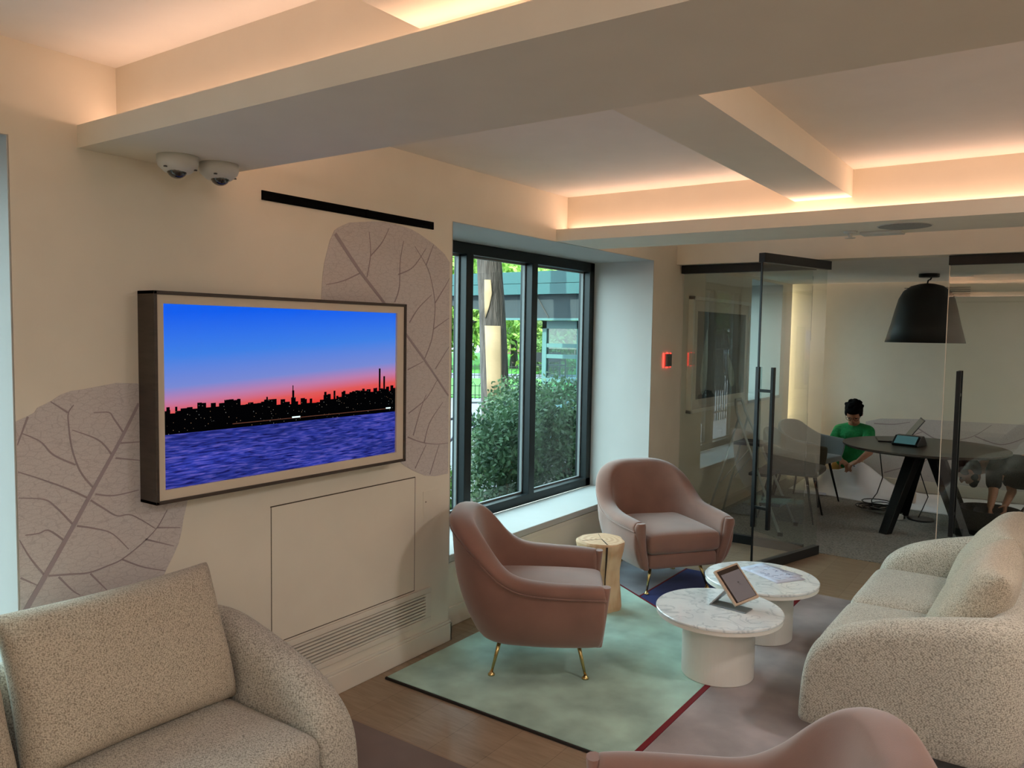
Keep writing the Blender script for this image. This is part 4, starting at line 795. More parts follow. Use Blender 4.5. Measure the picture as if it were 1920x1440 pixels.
tag(MB().tube([(1.50, 7.62, 0.665), (1.55, 7.72, 0.40), (1.60, 7.82, 0.2), (1.56, 7.80, 0.08), (1.54, 7.75, 0.02)], 0.0045, 6).build('cable', CAB, smooth=True), 'thin black cable hanging under the middle of the table to the floor box', 'cable')
r = empty('floor_outlet', (1.56, 7.74, 0.004), 0, 'round black floor box lid on the carpet under the table', 'floor outlet'); MB().lathe([(0.11, 0), (0.11, 0.008), (0.10, 0.012)], seg=32).build('lid', BP, r)
r = empty('power_adapter', (1.40, 7.62, 0.004), 0.5, 'small white power adapter on the carpet beside the table leg', 'adapter'); bx('body', (-0.035, -0.025, 0), (0.035, 0.025, 0.045), WHITEP, r, bev=0.005); bx('plug', (0.035, -0.012, 0.01), (0.055, 0.012, 0.03), BP, r)
r = empty('pouch', (1.37, 8.42, 0.012), 0.2, 'small cream pouch standing on the white paper behind the table leg', 'pouch'); softbox((0, 0, 0.055), (0.11, 0.06, 0.11), 0.025, name='bag', m=mat('cream_cloth', (214, 196, 178), 0.8), parent=r, amp=0.003); MB().lathe([(0.012, 0.105), (0.016, 0.125), (0.006, 0.145)], (0.02, 0, 0), 12).build('tied_top', MATS['cream_cloth'], r)
paper((0.47, 8.30), (0.30, 0.16), 0.2, 'crumpled leaflet on the carpet under the grey chair', False, 0.016)
# black tub basket
r = empty('basket', (2.09, 7.50, 0.004), 0.0, 'black flexible tub basket on the carpet in front of the bending person', 'basket')
TUBM = mat('black_rubber', (12, 14, 15), 0.5)
MB().lathe([(0.14, 0.0), (0.155, 0.005), (0.19, 0.11), (0.222, 0.215), (0.228, 0.22), (0.218, 0.22), (0.185, 0.11), (0.15, 0.012)], seg=48).build('tub', TUBM, r, smooth=True)
for s in (-1, 1): MB().tube([(s * 0.215, -0.05, 0.205), (s * 0.235, -0.035, 0.25), (s * 0.237, 0.035, 0.25), (s * 0.215, 0.05, 0.205)], 0.009, 8).build('handle', TUBM, r, smooth=True)
# ------------------------------------------------------------------ people
SKIN = mat('skin', (176, 122, 94), 0.55, nscale=20, namt=0.06); HAIR = mat('black_hair', (10, 8, 8), 0.9, nscale=60, namt=0.4, bump=0.5, bscale=160, spec=0.08)
def cap(mb, pts, rs, seg=14):
    """tapered limb with round joints, later fused to one skin"""
    P = [Vector(p) for p in pts]
    for (a, ra), (b, rb) in zip(zip(P, rs), list(zip(P, rs))[1:]): mb.tube([a, b], [ra, rb], seg)
    for p, q_ in zip(P, rs): mb.ell(p, (q_, q_, q_), seg=12, ring=8)
def head(mb, c, R, s=1.0):
    """head looking along local +x, z up"""
    c = Vector(c); E = lambda o_, r_: mb.ell(c + R @ (Vector(o_) * s), tuple(v * s for v in r_), rot=R, seg=18, ring=12)
    E((0, 0, 0.02), (0.095, 0.076, 0.098)); E((0.018, 0, -0.05), (0.066, 0.056, 0.066)); E((0.048, 0, -0.088), (0.028, 0.027, 0.020))
    E((0.098, 0, -0.018), (0.016, 0.012, 0.024)); E((0.106, 0, -0.032), (0.012, 0.015, 0.010)); E((0.084, 0, 0.012), (0.014, 0.045, 0.010))
    E((0.082, 0, -0.058), (0.010, 0.022, 0.006)); E((0.080, 0, -0.068), (0.010, 0.019, 0.006)); E((0.066, 0.034, -0.030), (0.018, 0.018, 0.016)); E((0.066, -0.034, -0.030), (0.018, 0.018, 0.016))
    for q_ in (-1, 1): E((-0.004, q_ * 0.078, -0.008), (0.016, 0.009, 0.030))
def hand(mb, w_, d, nrm, curl=0.9, s=1.0):
    """palm and five bent fingers; w_ wrist, d direction, nrm palm normal (fingers curl towards it)"""
    w_ = Vector(w_); d = Vector(d).normalized(); nrm = (Vector(nrm) - d * Vector(nrm).dot(d)).normalized(); sd_ = d.cross(nrm)
    rot = Matrix((d, sd_, nrm)).transposed(); mb.ell(w_ + d * 0.045 * s, (0.05 * s, 0.040 * s, 0.016 * s), rot=rot, seg=14, ring=8)
    for k, (o_, ln) in enumerate(((-0.030, 0.060), (-0.010, 0.072), (0.010, 0.068), (0.029, 0.052))):
        p = w_ + d * 0.080 * s + sd_ * o_ * s; a = 0.15; pts = [p]; ls = (0.42, 0.32, 0.26)
        for l_ in ls: a += curl * 0.62; p = p + (d * cos(a) + nrm * sin(a)) * ln * l_ * s * 1.25; pts.append(p)
        cap(mb, pts, [0.0088 * s, 0.0084 * s, 0.0078 * s, 0.0066 * s], 8)
    p = w_ + d * 0.022 * s - sd_ * 0.030 * s; cap(mb, [p, p + (d * 0.6 - sd_ * 0.7 + nrm * 0.3) * 0.036 * s, p + (d * 1.1 - sd_ * 0.75 + nrm * 0.9) * 0.044 * s], [0.012 * s, 0.0098 * s, 0.0078 * s], 8)
def lookrot(f, u=(0, 0, 1)):
    f = Vector(f).normalized(); s_ = Vector(u).cross(f).normalized(); u2 = f.cross(s_); return Matrix((f, s_, u2)).transposed()
# kneeling person in the green shirt
r = empty('person', (0.74, 8.72, 0.004), 0, 'person with black hair and glasses in a green t-shirt, kneeling to cut white paper', 'person')
O = Vector((0.74, 8.72, 0.004)); L = lambda *p: Vector(p) - O
hc = L(0.812, 8.50, 0.842); Rh = lookrot((0.06, -0.80, -0.52)); body = MB()
head(body, hc, Rh, 0.98)
cap(body, [L(0.795, 8.60, 0.775), L(0.785, 8.66, 0.70)], [0.05, 0.062])
cap(body, [L(0.77, 8.68, 0.62), L(0.745, 8.71, 0.46), L(0.735, 8.73, 0.32)], [0.105, 0.11, 0.12])
cap(body, [L(0.655, 8.66, 0.645), L(0.785, 8.67, 0.66), L(0.925, 8.64, 0.655)], [0.05, 0.06, 0.05])
cap(body, [L(0.645, 8.64, 0.64), L(0.592, 8.56, 0.46), L(0.725, 8.42, 0.365)], [0.047, 0.036, 0.024]); cap(body, [L(0.935, 8.62, 0.65), L(0.975, 8.50, 0.46), L(0.895, 8.40, 0.375)], [0.047, 0.036, 0.024])
hand(body, L(0.725, 8.42, 0.365), (0.75, -0.35, -0.45), (0.2, 0.1, -1), 0.9); hand(body, L(0.895, 8.40, 0.375), (-0.6, -0.3, -0.35), (-0.2, 0.1, -1), 0.9)
cap(body, [L(0.66, 8.72, 0.22), L(0.63, 8.62, 0.085)], [0.085, 0.058]); cap(body, [L(0.82, 8.72, 0.22), L(0.86, 8.58, 0.085)], [0.085, 0.058])
cap(body, [L(0.63, 8.62, 0.075), L(0.64, 8.86, 0.055), L(0.645, 8.95, 0.05)], [0.055, 0.045, 0.036]); cap(body, [L(0.86, 8.58, 0.075), L(0.84, 8.86, 0.055), L(0.84, 8.95, 0.05)], [0.055, 0.045, 0.036])
body.build('body', SKIN, r, remesh=0.007)
sh = MB(); cap(sh, [L(0.785, 8.66, 0.665), L(0.765, 8.68, 0.60), L(0.745, 8.70, 0.47), L(0.735, 8.71, 0.37), L(0.735, 8.71, 0.335)], [0.085, 0.122, 0.124, 0.130, 0.128]); sh.ell(L(0.785, 8.655, 0.60), (0.155, 0.105, 0.10)); sh.ell(L(0.75, 8.69, 0.42), (0.148, 0.118, 0.13))
cap(sh, [L(0.655, 8.655, 0.645), L(0.785, 8.665, 0.668), L(0.925, 8.635, 0.655)], [0.062, 0.075, 0.062]); cap(sh, [L(0.645, 8.65, 0.642), L(0.606, 8.585, 0.515)], [0.060, 0.056]); cap(sh, [L(0.935, 8.63, 0.652), L(0.962, 8.545, 0.525)], [0.060, 0.056])
GREEN = mat('green_cotton', (16, 128, 66), 0.85, nscale=9, namt=0.22, bump=1.0, bscale=22)
MATS['green_cotton'].node_tree.nodes['Bump'].inputs['Distance'].default_value = 0.02
shirt = sh.build('t_shirt', GREEN, r, remesh=0.008)
bx('print', (-0.07, -0.008, -0.012), (0.07, 0.0, 0.012), mat('shirt_print', (60, 100, 84), 0.8), shirt); shirt.children[-1].location = L(0.775, 8.553, 0.555) ; 
MB().ell((0, 0, 0), (0.068, 0.006, 0.008)).build('print', mat('shirt_print_dark', (10, 52, 36), 0.8), shirt); shirt.children[-1].location = L(0.775, 8.548, 0.540)
tr_ = MB(); cap(tr_, [L(0.735, 8.73, 0.33), L(0.735, 8.74, 0.25)], [0.128, 0.125]); cap(tr_, [L(0.665, 8.72, 0.24), L(0.63, 8.62, 0.09)], [0.10, 0.072]); cap(tr_, [L(0.815, 8.72, 0.24), L(0.86, 8.58, 0.09)], [0.10, 0.072])
cap(tr_, [L(0.63, 8.62, 0.082), L(0.64, 8.88, 0.062)], [0.07, 0.055]); cap(tr_, [L(0.86, 8.58, 0.082), L(0.84, 8.88, 0.062)], [0.07, 0.055]); tr_.build('trousers', mat('khaki_cotton', (176, 136, 74), 0.85, nscale=12, namt=0.15), r, remesh=0.008)
for x in (0.645, 0.84): sh_ = MB(); sh_.ell(L(x, 9.0, 0.045), (0.04, 0.085, 0.038)); sh_.build('shoe', BP, r, smooth=True)
def hair(name, c, R, par, s=1.0, full=True):
    h = MB(); c = Vector(c); q = random.Random(8); E = lambda o_, r_: h.ell(c + R @ (Vector(o_) * s), tuple(v * s for v in r_), rot=R, seg=16, ring=10)
    E((-0.016, 0, 0.050), (0.102, 0.090, 0.084)); E((-0.045, 0, 0.0), (0.066, 0.084, 0.080)); E((0.052, 0, 0.070), (0.050, 0.072, 0.040)); E((0.010, 0.066, 0.02), (0.05, 0.022, 0.04)); E((0.010, -0.066, 0.02), (0.05, 0.022, 0.04))
    for k in range(26):
        a = q.uniform(0, 2 * pi); b = q.uniform(0.1, 1.2); d = Vector((sin(b) * cos(a) * 0.092 - 0.012, sin(b) * sin(a) * 0.085, 0.055 + cos(b) * 0.078)); E(d, (0.024, 0.02, 0.016))
    return h.build(name, HAIR, par, remesh=0.006)
hair('hair', hc, Rh, r, 0.98)
g = MB()
for s in (-1, 1):
    ring = [hc + Rh @ Vector((0.108 - 0.012 * abs(cos(a)), s * 0.034 + 0.026 * cos(a), 0.002 + 0.018 * sin(a))) for a in [2 * pi * k / 16 for k in range(17)]]; g.tube(ring, 0.0022, 6)
    g.tube([hc + Rh @ Vector((0.098, s * 0.060, 0.006)), hc + Rh @ Vector((0.0, s * 0.084, 0.0))], 0.0022, 6)
g.tube([hc + Rh @ Vector((0.108, -0.009, 0.006)), hc + Rh @ Vector((0.108, 0.009, 0.006))], 0.0022, 6); g.build('glasses', BP, r)
for s in (-1, 1): MB().ell(hc + Rh @ Vector((0.087, s * 0.032, -0.001)), (0.008, 0.011, 0.005), rot=Rh).build('eye', BP, r)
# scissors
r = empty('scissors', (0.845, 8.365, 0.335), 0.4, 'small dark scissors held in the kneeling person\'s hand', 'scissors')
bx('blade', (-0.004, -0.10, -0.004), (0.004, 0.0, 0.004), mat('steel', (120, 122, 126), 0.3, 0.9), r); bx('blade', (0.002, -0.10, 0.002), (0.009, 0.0, 0.006), MATS['steel'], r)
for s in (-1, 1): MB().tube([(0.012 * s + 0.012 * cos(a), 0.022 + 0.016 * sin(a), 0) for a in [2 * pi * k / 12 for k in range(13)]], 0.003, 6).build('grip', BP, r)
# bending person in black
r = empty('person', (2.6, 8.0, 0.004), 0, 'bearded person in a black t-shirt bent over the black tub basket at the right edge', 'person')
O = Vector((2.6, 8.0, 0.004)); hc = L(1.90, 7.87, 0.462); Rh = lookrot((-0.62, -0.12, -0.66), (-0.75, 0, 0.6)); body = MB()
head(body, hc, Rh, 1.02)
cap(body, [L(1.97, 7.89, 0.49), L(2.07, 7.93, 0.53)], [0.055, 0.065])
cap(body, [L(2.12, 7.95, 0.50), L(2.35, 7.98, 0.52), L(2.62, 8.0, 0.47)], [0.11, 0.12, 0.13])
cap(body, [L(2.10, 7.80, 0.50), L(2.13, 7.95, 0.53), L(2.16, 8.10, 0.50)], [0.052, 0.06, 0.052])
cap(body, [L(2.09, 7.79, 0.48), L(2.10, 7.70, 0.33), L(2.09, 7.60, 0.225)], [0.048, 0.037, 0.026]); cap(body, [L(2.17, 8.10, 0.48), L(2.22, 7.95, 0.31), L(2.19, 7.70, 0.235)], [0.048, 0.037, 0.026])
hand(body, L(2.09, 7.60, 0.225), (0.0, -0.4, -0.8), (0.9, 0, 0), 0.7); hand(body, L(2.19, 7.70, 0.235), (0.0, -0.55, -0.7), (-0.9, 0, 0), 0.7)
for s in (-1, 1): cap(body, [L(2.66, 8.0 + s * 0.09, 0.44), L(2.58, 8.0 + s * 0.13, 0.075)], [0.09, 0.06]); cap(body, [L(2.58, 8.0 + s * 0.13, 0.07), L(2.95, 8.0 + s * 0.12, 0.055), L(3.02, 8.0 + s * 0.12, 0.05)], [0.055, 0.048, 0.036])
body.build('body', SKIN, r, remesh=0.007)
BLK = mat('black_cotton', (20, 24, 26), 0.85, nscale=8, namt=0.2, bump=0.5, bscale=40)
sh = MB(); cap(sh, [L(2.10, 7.94, 0.515), L(2.2, 7.96, 0.505), L(2.4, 7.98, 0.495), L(2.64, 8.0, 0.46)], [0.10, 0.125, 0.138, 0.145]); cap(sh, [L(2.10, 7.80, 0.51), L(2.12, 7.94, 0.54), L(2.15, 8.09, 0.51)], [0.068, 0.075, 0.068]); sh.ell(L(2.28, 7.97, 0.44), (0.16, 0.12, 0.11))
cap(sh, [L(2.09, 7.79, 0.495), L(2.097, 7.735, 0.395)], [0.064, 0.060]); cap(sh, [L(2.16, 8.10, 0.495), L(2.20, 8.00, 0.39)], [0.064, 0.060]); sh.build('t_shirt', BLK, r, remesh=0.008)
tr_ = MB(); cap(tr_, [L(2.60, 8.0, 0.45), L(2.68, 8.0, 0.44)], [0.142, 0.14])
for s in (-1, 1): cap(tr_, [L(2.66, 8.0 + s * 0.085, 0.42), L(2.58, 8.0 + s * 0.13, 0.095)], [0.105, 0.078]); cap(tr_, [L(2.58, 8.0 + s * 0.13, 0.088), L(2.96, 8.0 + s * 0.12, 0.066)], [0.076, 0.058])
tr_.build('trousers', mat('dark_denim', (28, 32, 42), 0.85), r, remesh=0.009)
for s in (-1, 1): MB().ell(L(3.07, 8.0 + s * 0.12, 0.05), (0.085, 0.04, 0.042)).build('shoe', BP, r, smooth=True)
hair('hair', hc, Rh, r, 1.0)
b_ = MB(); 
for o_, q_ in (((0.03, 0, -0.088), (0.046, 0.046, 0.034)), ((0.052, 0, -0.100), (0.034, 0.034, 0.034)), ((0.006, 0.045, -0.058), (0.034, 0.016, 0.036)), ((0.006, -0.045, -0.058), (0.034, 0.016, 0.036))): b_.ell(hc + Rh @ (Vector(o_) * 1.02), q_, rot=Rh)
b_.build('beard', HAIR, r, remesh=0.006)
for s in (-1, 1): MB().ell(hc + Rh @ Vector((0.089, s * 0.032, -0.001)), (0.008, 0.011, 0.006), rot=Rh).build('eye', BP, r)
# ------------------------------------------------------------------ outdoors: a small park across the pavement
CX = Vector((2.562, 0, 0)); DU = Vector((-0.588, 0.809, 0)); DV = Vector((0.809, 0.588, 0))
def OP(u, v, z=0.0): p = CX + DU * u + DV * v; return Vector((p.x, p.y, z))
PAVE = mat('pavement', (98, 102, 112), 0.85, nscale=3, namt=0.08); GRASS = mat('lawn_grass', (56, 132, 34), 0.95, nscale=40, namt=0.3); SOIL = mat('soil', (50, 44, 34), 0.95, nscale=12, namt=0.3)
tag(bx('ground', (-60, -50, -0.12), (-0.62, 70, -0.02), PAVE), 'grey pavement outside the windows', 'ground', kind='structure')
tag(bx('planting_bed', (-2.1, 1.6, -0.02), (-0.64, 8.4, 0.03), SOIL), 'dark soil bed under the shrubs outside the window', 'soil', kind='structure')
def slabuv(name, u0, u1, v0, v1, z, m, label, cat):
    pts = [OP(u0, v0), OP(u1, v0), OP(u1, v1), OP(u0, v1)]; o = MB().prism([(p.x, p.y) for p in pts], 2, z - 0.03, z).build(name, m); return tag(o, label, cat, kind='structure')
slabuv('lawn', 19.3, 27.0, -14, 12, 0.01, GRASS, 'bright green lawn beyond the low hooped fence', 'lawn'); slabuv('lawn', 31, 60, -30, 30, 0.01, GRASS, 'far green lawn under the park trees', 'lawn')
LEAFM = {}
def leafm(name, a, b):
    m, n, l, p = newmat(name); t = n.new('ShaderNodeTexCoord'); z = n.new('ShaderNodeTexNoise'); z.inputs['Scale'].default_value = 6; z.inputs['Detail'].default_value = 6; l.new(t.outputs['Object'], z.inputs['Vector']); r = n.new('ShaderNodeValToRGB'); l.new(z.outputs['Fac'], r.inputs[0])
    r.color_ramp.elements[0].position = 0.35; r.color_ramp.elements[1].position = 0.65; r.color_ramp.elements[0].color = lin(a); r.color_ramp.elements[1].color = lin(b); l.new(r.outputs[0], p.inputs['Base Color']); p.inputs['Roughness'].default_value = 0.6
    n.active = p; tr = n.new('ShaderNodeBsdfTranslucent'); l.new(r.outputs[0], tr.inputs[0]); mx = n.new('ShaderNodeMixShader'); mx.inputs[0].default_value = 0.35; l.new(p.outputs[0], mx.inputs[1]); l.new(tr.outputs[0], mx.inputs[2]); l.new(mx.outputs[0], n['Material Output'].inputs[0]); return m
def foliage(blobs, cnt, sz, seed, fill=0.55):
    q = random.Random(seed); mb = MB(); tot = sum(b[3] * b[4] for b in blobs)
    for bx_, by_, bz_, rx, rz in blobs:
        for _ in range(int(cnt * rx * rz / tot)):
            d = Vector((q.gauss(0, 1), q.gauss(0, 1), q.gauss(0, 1))).normalized() * (fill + (1 - fill) * q.random()) * q.uniform(0.9, 1.08)
            c = Vector((bx_ + d.x * rx, by_ + d.y * rx, bz_ + d.z * rz)); a = Vector((q.uniform(-1, 1), q.uniform(-1, 1), q.uniform(-1, 1))).normalized(); b = a.orthogonal().normalized(); s_ = sz * q.uniform(0.7, 1.3)
            mb.add([c - a * s_, c - b * s_ * 0.42, c + a * s_, c + b * s_ * 0.42], [(0, 1, 2, 3)])
    return mb
def shrub(label, x, y, h, rad, seed, m, sz=0.026, cnt=7000, name='shrub'):
    r = empty(name, (x, y, 0.03), 0, label, 'shrub', None); q = random.Random(seed)
    bl = [(q.uniform(-.35, .35) * rad, q.uniform(-.35, .35) * rad, h * (0.17 + 0.58 * k / 7), rad * q.uniform(.65, .85), h * 0.25) for k in range(8)]
    foliage(bl, cnt, sz, seed).build('foliage', m, r, fix=False)
    st = MB()
    for k in range(5): a = q.uniform(0, 6.28); st.tube([(0, 0, 0), (0.1 * cos(a), 0.1 * sin(a), h * 0.35), (rad * .5 * cos(a), rad * .5 * sin(a), h * 0.75)], [0.014, 0.010, 0.005], 6)
    st.build('stems', mat('twig', (96, 84, 62), 0.8) if 'twig' not in MATS else MATS['twig'], r)
    return r
DG = leafm('dark_shrub_leaf', (30, 56, 40), (78, 108, 76)); LG = leafm('light_leaf', (60, 104, 34), (104, 138, 60)); TG = leafm('tree_leaf', (96, 138, 40), (156, 182, 92)); TG2 = leafm('tree_leaf_deep', (44, 80, 30), (88, 122, 50))
shrub('tall dark green shrub filling the middle window pane', -1.50, 5.65, 1.12, 0.46, 1, DG)
shrub('dark green shrub against the right window pane', -1.22, 6.35, 1.22, 0.44, 2, DG)
shrub('dark green shrub behind the mullion between the middle and right panes', -1.75, 6.35, 1.2, 0.42, 3, DG)
shrub('small light green plant at the foot of the tall shrub', -1.02, 4.75, 0.28, 0.26, 4, LG, 0.022, 1400)
shrub('light green plant low in the narrow left pane', -1.35, 4.55, 0.62, 0.26, 5, LG, 0.024, 1800)
shrub('small light green plant low outside the right pane', -0.92, 5.55, 0.26, 0.22, 6, LG, 0.022, 1000)
shrub('bushy light plant outside the nearer window bay', -1.5, 3.3, 0.7, 0.35, 7, LG, 0.026, 1800)
BARK = mat('bark', (62, 57, 55), 0.95, nscale=26, namt=0.6, bump=1.0, bscale=60, stretch=(1, 1, 0.14))
MATS['bark'].node_tree.nodes['Bump'].inputs['Distance'].default_value = 0.02
def tree(label, p, h, r0, crown, m, seed, cnt=5200, sz=0.16, lean=(0, 0), name='tree'):
    r = empty(name, (p[0], p[1], -0.02), 0, label, 'tree', None); q = random.Random(seed)
    rows = []
    for k in range(15):
        t = k / 14; rr = r0 * (1.18 - 0.5 * t + 0.35 * max(0, 0.06 - t) * 10); rows.append([((rr + 0.008 * sin(5 * a + k) + 0.006 * sin(11 * a)) * cos(a) + lean[0] * t, (rr + 0.008 * sin(5 * a + k)) * sin(a) + lean[1] * t, h * t) for a in [2 * pi * j / 28 for j in range(28)]])
    mb = MB(); mb.grid(rows, closed=True)
    for k in range(6):
        a = q.uniform(0, 6.28); mb.tube([(lean[0], lean[1], h * 0.92), (lean[0] + crown * .4 * cos(a), lean[1] + crown * .4 * sin(a), h * 1.15), (lean[0] + crown * .8 * cos(a), lean[1] + crown * .8 * sin(a), h * 1.4)], [r0 * .4, r0 * .25, r0 * .1], 8)
    mb.build('trunk', BARK, r, smooth=True)
    bl = [(lean[0] + q.uniform(-.6, .6) * crown, lean[1] + q.uniform(-.6, .6) * crown, h + crown * (0.2 + q.uniform(-.25, .8)), crown * q.uniform(.4, .65), crown * q.uniform(.35, .5)) for k in range(9)]
    foliage(bl, cnt, sz, seed, 0.3).build('crown', m, r, fix=False)
    return r
tr0 = tree('big street tree trunk outside the middle pane', (OP(9.0, 0.0).x, OP(9.0, 0).y), 5.2, 0.145, 1.4, TG, 21, 3500, 0.10, (-0.25, -0.17), 'street_tree')
P_ = OP(9.0, 0); aC = math.atan2(-P_.y, 2.562 - P_.x); SUNB = mat('painted_sunlight', (142, 124, 98), 0.7, nscale=8, namt=0.08)
def sunpatch(zs):  # patch of sunlight on the trunk, put in as a raised pale shell
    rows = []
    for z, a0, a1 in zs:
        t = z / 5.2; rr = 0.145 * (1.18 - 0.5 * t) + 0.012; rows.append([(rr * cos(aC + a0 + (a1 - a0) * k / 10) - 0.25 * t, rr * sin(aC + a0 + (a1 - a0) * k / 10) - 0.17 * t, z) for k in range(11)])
    MB().grid(rows).build('painted_sun_patch', SUNB, tr0, smooth=True, solid=0.006)
sunpatch([(0.90, -0.55, 0.45), (1.1, -0.55, 0.5), (1.4, -0.55, 0.6), (1.69, -0.55, 0.65)]); sunpatch([(1.78, -0.5, -0.46), (1.90, -0.5, -0.15), (2.05, -0.48, 0.1), (2.2, -0.42, 0.05)])
spots = [(29, -5.5, 1.6, 2.6), (33, -2.2, 1.8, 3.0), (35, 0.6, 1.5, 3.2), (34, 3.6, 1.9, 3.0), (40, -4.0, 2.0, 4.2), (42, 1.5, 2.0, 4.6), (41, 5.5, 2.2, 4.0), (47, -1.0, 2.5, 5.5), (48, 7.0, 2.5, 5.5), (48, -8.0, 2.5, 5.5)]
txt = ['nearest leafy tree at the left edge of the park', 'bright tree seen through the narrow left pane', 'bright low tree behind the street tree trunk', 'bright tree right of the street tree trunk', 'second-row park tree on the left', 'second-row park tree in the middle', 'second-row park tree on the right', 'tall tree at the back in the middle of the park', 'tall tree at the back right of the park', 'tall tree at the back left of the park']
for k, (u, v, h, c) in enumerate(spots): p = OP(u, v); tree(txt[k], (p.x, p.y), h, 0.16, c, TG if k % 3 else TG2, 30 + k, 4200, 0.16 + 0.02 * (u > 38))
for k, (x, y, lab) in enumerate(((-8.0, -14.0, 'street tree mirrored in the glass wall'), (-10.8, -24.0, 'street tree beside the parked white van'), (-6.0, -11.0, 'street tree across the road behind the iron fence'))): tree(lab, (x, y), 2.3, 0.14, 2.3, TG2, 60 + k, 3800, 0.14)
q = random.Random(4)
for k, (u, v, lab) in enumerate(((30.5, -3.2, 'round shrub by the far path, left'), (30.8, 1.9, 'round dark shrub by the far path, right of the trunk'), (31.5, 4.4, 'round shrub by the far path, far right'))): p = OP(u, v); shrub(lab, p.x, p.y, 1.5, 1.0, 70 + k, TG2, 0.09, 1800)
# fences
def fence(name, label, pts_u, v0, v1, h, gap, m, hoop):
    a = OP(pts_u, v0); b = OP(pts_u, v1); r = empty(name, (a.x, a.y, -0.02), math.atan2(b.y - a.y, b.x - a.x), label, 'fence'); L_ = (b - a).length; n = int(L_ / gap)
    for z in ((0.08, h * 0.72) if hoop else (0.12, h - 0.12)): bx('rail', (0, -0.01, z), (L_, 0.01, z + 0.02), m, r)
    if hoop: pk = MB().tube([(0, 0, 0), (0, 0, h * .8), (gap * .25, 0, h), (gap * .5, 0, h * .8), (gap * .5, 0, 0)], 0.012, 5).build('hoop', m, r)
    else: pk = MB().tube([(0, 0, 0), (0, 0, h - 0.04), (0, 0, h)], [0.011, 0.011, 0.002], 6).build('picket', m, r)
    for k in range(1, n): c = pk.copy(); COL.objects.link(c); c.parent = r; c.location = (k * gap, 0, 0)
    return r
IRON = mat('black_iron', (22, 26, 26), 0.6)
fence('hoop_fence', 'low black hooped fence along the near edge of the lawn', 19.1, -5.5, 5.0, 0.42, 0.20, IRON, True)
fence('park_fence', 'low dark picket fence along the far path', 27.2, -6.0, 6.0, 0.55, 0.16, IRON, False)
r = empty('iron_fence', (-2.9, -9.0, -0.02), radians(90), 'tall black iron fence beside the pavement, mirrored in the glass wall', 'fence')
for z in (0.15, 0.85, 1.35): bx('rail', (0, -0.015, z), (11.0, 0.015, z + 0.03), IRON, r)
pk = MB().tube([(0, 0, 0), (0, 0, 1.5), (0, 0, 1.58)], [0.011, 0.011, 0.002], 6).build('picket', IRON, r)
for k in range(1, 92): c = pk.copy(); COL.objects.link(c); c.parent = r; c.location = (k * 0.12, 0, 0)
# bench on the far path
p = OP(29.0, 1.75); r = empty('park_bench', (p.x, p.y, -0.02), math.atan2(DV.y, DV.x) + 0.5, 'small dark park bench on the far path, right of the trunk', 'bench')
bx('seat', (-0.7, -0.2, 0.42), (0.7, 0.2, 0.46), IRON, r); bx('backrest', (-0.7, 0.2, 0.55), (0.7, 0.23, 0.9), IRON, r)
for x in (-0.65, 0.65): MB().box((x - 0.02, -0.2, 0), (x + 0.02, -0.16, 0.62)).box((x - 0.02, 0.18, 0), (x + 0.02, 0.22, 0.9)).box((x - 0.02, -0.2, 0.6), (x + 0.02, 0.2, 0.63)).build('side_frame', IRON, r)
# entrance canopy on the pavement
TEAL = mat('teal_fascia', (14, 72, 76), 0.5); TEALD = mat('dark_teal_canvas', (26, 42, 48), 0.75); TEALF = mat('teal_metal', (56, 98, 98), 0.5)
r = empty('entrance_canopy', (-3.1, 9.0, 0), 0, 'teal entrance canopy with dark canvas side reaching across the pavement', 'canopy')
bx('upper_fascia', (-2.6, -0.02, 2.27), (2.3, 1.9, 2.43), TEAL, r); bx('lower_fascia', (-2.6, -0.05, 2.12), (2.3, 1.9, 2.262), TEAL, r)
MB().prism([(-2.6, 2.12), (-2.6, 2.02), (-1.9, 1.99), (-1.35, 1.92), (-0.86, 1.80), (2.3, 1.79), (2.3, 2.12)], 1, 0.06, 0.09).build('canvas_side', TEALD, r)
bx('seam', (-0.87, 0.05, 1.77), (2.3, 0.10, 1.80), TEALF, r)
MB().tube([(-0.33, 0.05, 2.12), (-0.12, 0.05, 1.80)], 0.008, 6).build('brace', IRON, r)
r = empty('entrance_vestibule', (-3.1, 9.3, -0.02), 0, 'teal metal and glass entrance porch standing under the canopy', 'porch')
f = MB(); xs = (-0.38, 0.18, 0.29, 0.9, 1.6)
for x in xs: f.box((x, 0, 0), (x + 0.07, 0.07, 1.79))
f.box((-0.38, 0, 1.68), (1.67, 0.07, 1.79)); 
for z in (0.06, 0.62, 0.94, 1.27, 1.42): f.box((-0.36, 0.005, z), (1.65, 0.065, z + 0.055))
f.build('frame', TEALF, r)
for a, b in ((-0.31, 0.18), (0.36, 0.9), (0.97, 1.6)): bx('pane', (a, 0.03, 0.1), (b, 0.036, 1.68), glass('porch_glass', (0.45, 0.68, 0.70), 1.5) if 'porch_glass' not in MATS else MATS['porch_glass'], r)
r = empty('neighbour_wall', (0, 0, 0)); struct(r); bx('facade', (-0.62, 9.3, 0), (-0.5, 26, 9), mat('facade_stone', (120, 112, 102), 0.8), r); bx('facade_upper', (-0.62, -14, 2.6), (0.0, 26, 9), MATS['facade_stone'], r); bx('facade_low', (-0.62, -14, 0), (-0.5, -4, 2.6), MATS['facade_stone'], r)
bx('roof_slab', (-0.62, -14, 2.75), (8, 26, 9), MATS['facade_stone'], r)
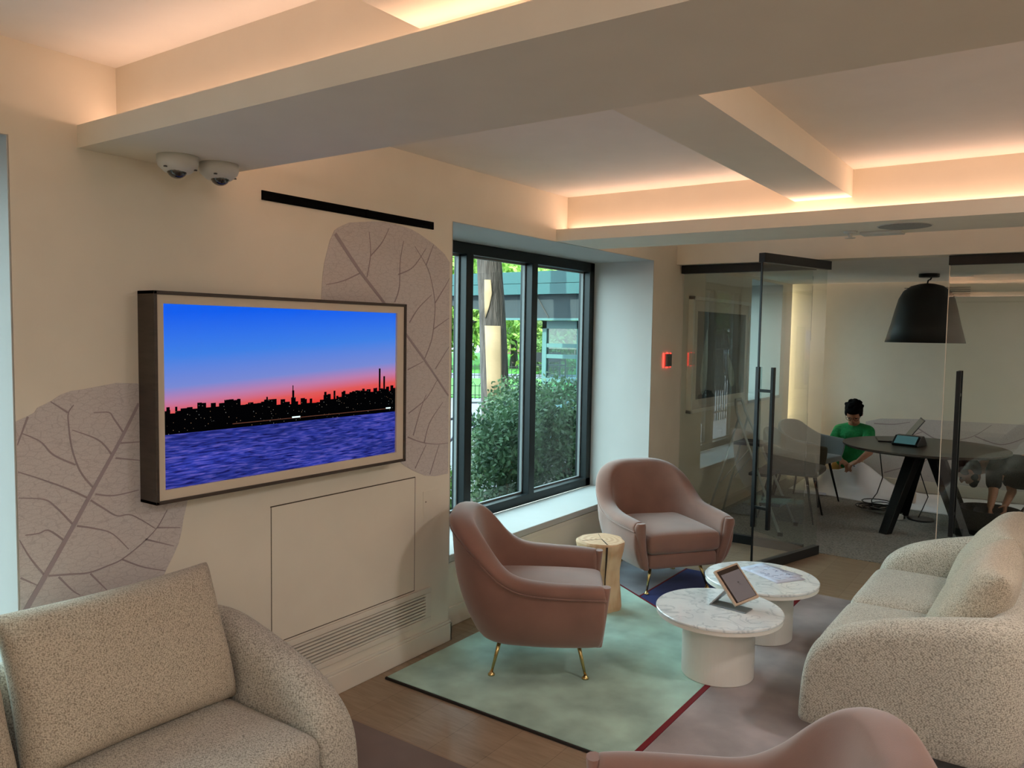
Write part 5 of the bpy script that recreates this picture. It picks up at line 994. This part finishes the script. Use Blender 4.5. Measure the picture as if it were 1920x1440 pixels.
# far brick house behind the trees
p = OP(58, 6.0); r = empty('brick_house', (p.x, p.y, 0), math.atan2(DV.y, DV.x), 'distant pink brick apartment house behind the park trees', 'building')
bx('wall', (-7, 0, 0), (9, 6, 14), mat('pink_brick', (140, 100, 96), 0.9, nscale=2, namt=0.1), r)
for i in range(6):
    for j in range(4): bx('window', (-6 + i * 2.6, -0.05, 1.5 + j * 3.2), (-4.8 + i * 2.6, 0.0, 3.3 + j * 3.2), FRAME, r)
# parked van, seen mirrored
VW = mat('van_white', (140, 143, 147), 0.3, coat=0.5)
r = empty('van', (-9.3, -18.0, -0.02), radians(62), 'white parked van seen mirrored in the fixed glass', 'van')
MB().prism([(-2.4, 0.35), (2.0, 0.35), (2.4, 0.5), (2.45, 1.0), (1.9, 1.15), (1.35, 1.95), (-2.3, 2.0), (-2.45, 1.8)], 1, -0.9, 0.9).build('body', VW, r, bev=0.08)
for s in (-1, 1):
    for x in (-2.0, -0.9, 0.2): bx('side_window', (x, s * 0.905 - 0.01, 1.25), (x + 0.9, s * 0.905 + 0.01, 1.75), SLOT, r, bev=0.004)
MB().add([(1.94, -0.78, 1.17), (1.94, 0.78, 1.17), (1.42, 0.7, 1.88), (1.42, -0.7, 1.88)], [(0, 1, 2, 3)]).build('windscreen', SLOT, r, solid=0.02)
bx('rear_window', (-2.47, -0.7, 1.25), (-2.42, 0.7, 1.75), SLOT, r)
for x in (-1.6, 1.5):
    for s in (-1, 1): w_ = MB().lathe([(0.0, -0.1), (0.33, -0.1), (0.35, -0.06), (0.35, 0.06), (0.33, 0.1), (0.0, 0.1)], seg=24).build('wheel', BP, r); w_.location = (x, s * 0.82, 0.35); w_.rotation_euler = (radians(90), 0, 0)
# bicycle
r = empty('bicycle', (-2.78, 6.35, -0.02), radians(75), 'bicycle with a red saddle parked outside the narrow left pane', 'bicycle')
for x in (-0.5, 0.5): w_ = MB().tube([(x + 0.31 * cos(a), 0, 0.33 + 0.31 * sin(a)) for a in [2 * pi * k / 28 for k in range(29)]], 0.016, 6, cap=False); [w_.tube([(x, 0, 0.33), (x + 0.3 * cos(a), 0, 0.33 + 0.3 * sin(a))], 0.0025, 4) for a in [k * pi / 6 for k in range(12)]]; w_.build('wheel', BP, r)
BR_ = mat('bike_frame', (40, 44, 60), 0.4)
g = MB()
for a, b in (((-0.5, 0.33), (-0.12, 0.30)), ((-0.5, 0.33), (-0.2, 0.66)), ((-0.12, 0.30), (-0.24, 0.74)), ((-0.12, 0.30), (0.34, 0.66)), ((-0.2, 0.66), (0.33, 0.72)), ((0.5, 0.33), (0.32, 0.84))): g.tube([(a[0], 0, a[1]), (b[0], 0, b[1])], 0.015, 6)
g.build('frame', BR_, r); MB().tube([(0.34, -0.26, 0.88), (0.31, 0, 0.86), (0.34, 0.26, 0.88)], 0.012, 6).build('handlebar', BP, r)
MB().ell((-0.27, 0, 0.77), (0.15, 0.09, 0.045)).build('saddle', mat('red_saddle', (200, 24, 40), 0.5), r, smooth=True); bx('rear_bag', (-0.62, -0.13, 0.62), (-0.36, 0.13, 0.76), MATS['red_saddle'], r, bev=0.03)
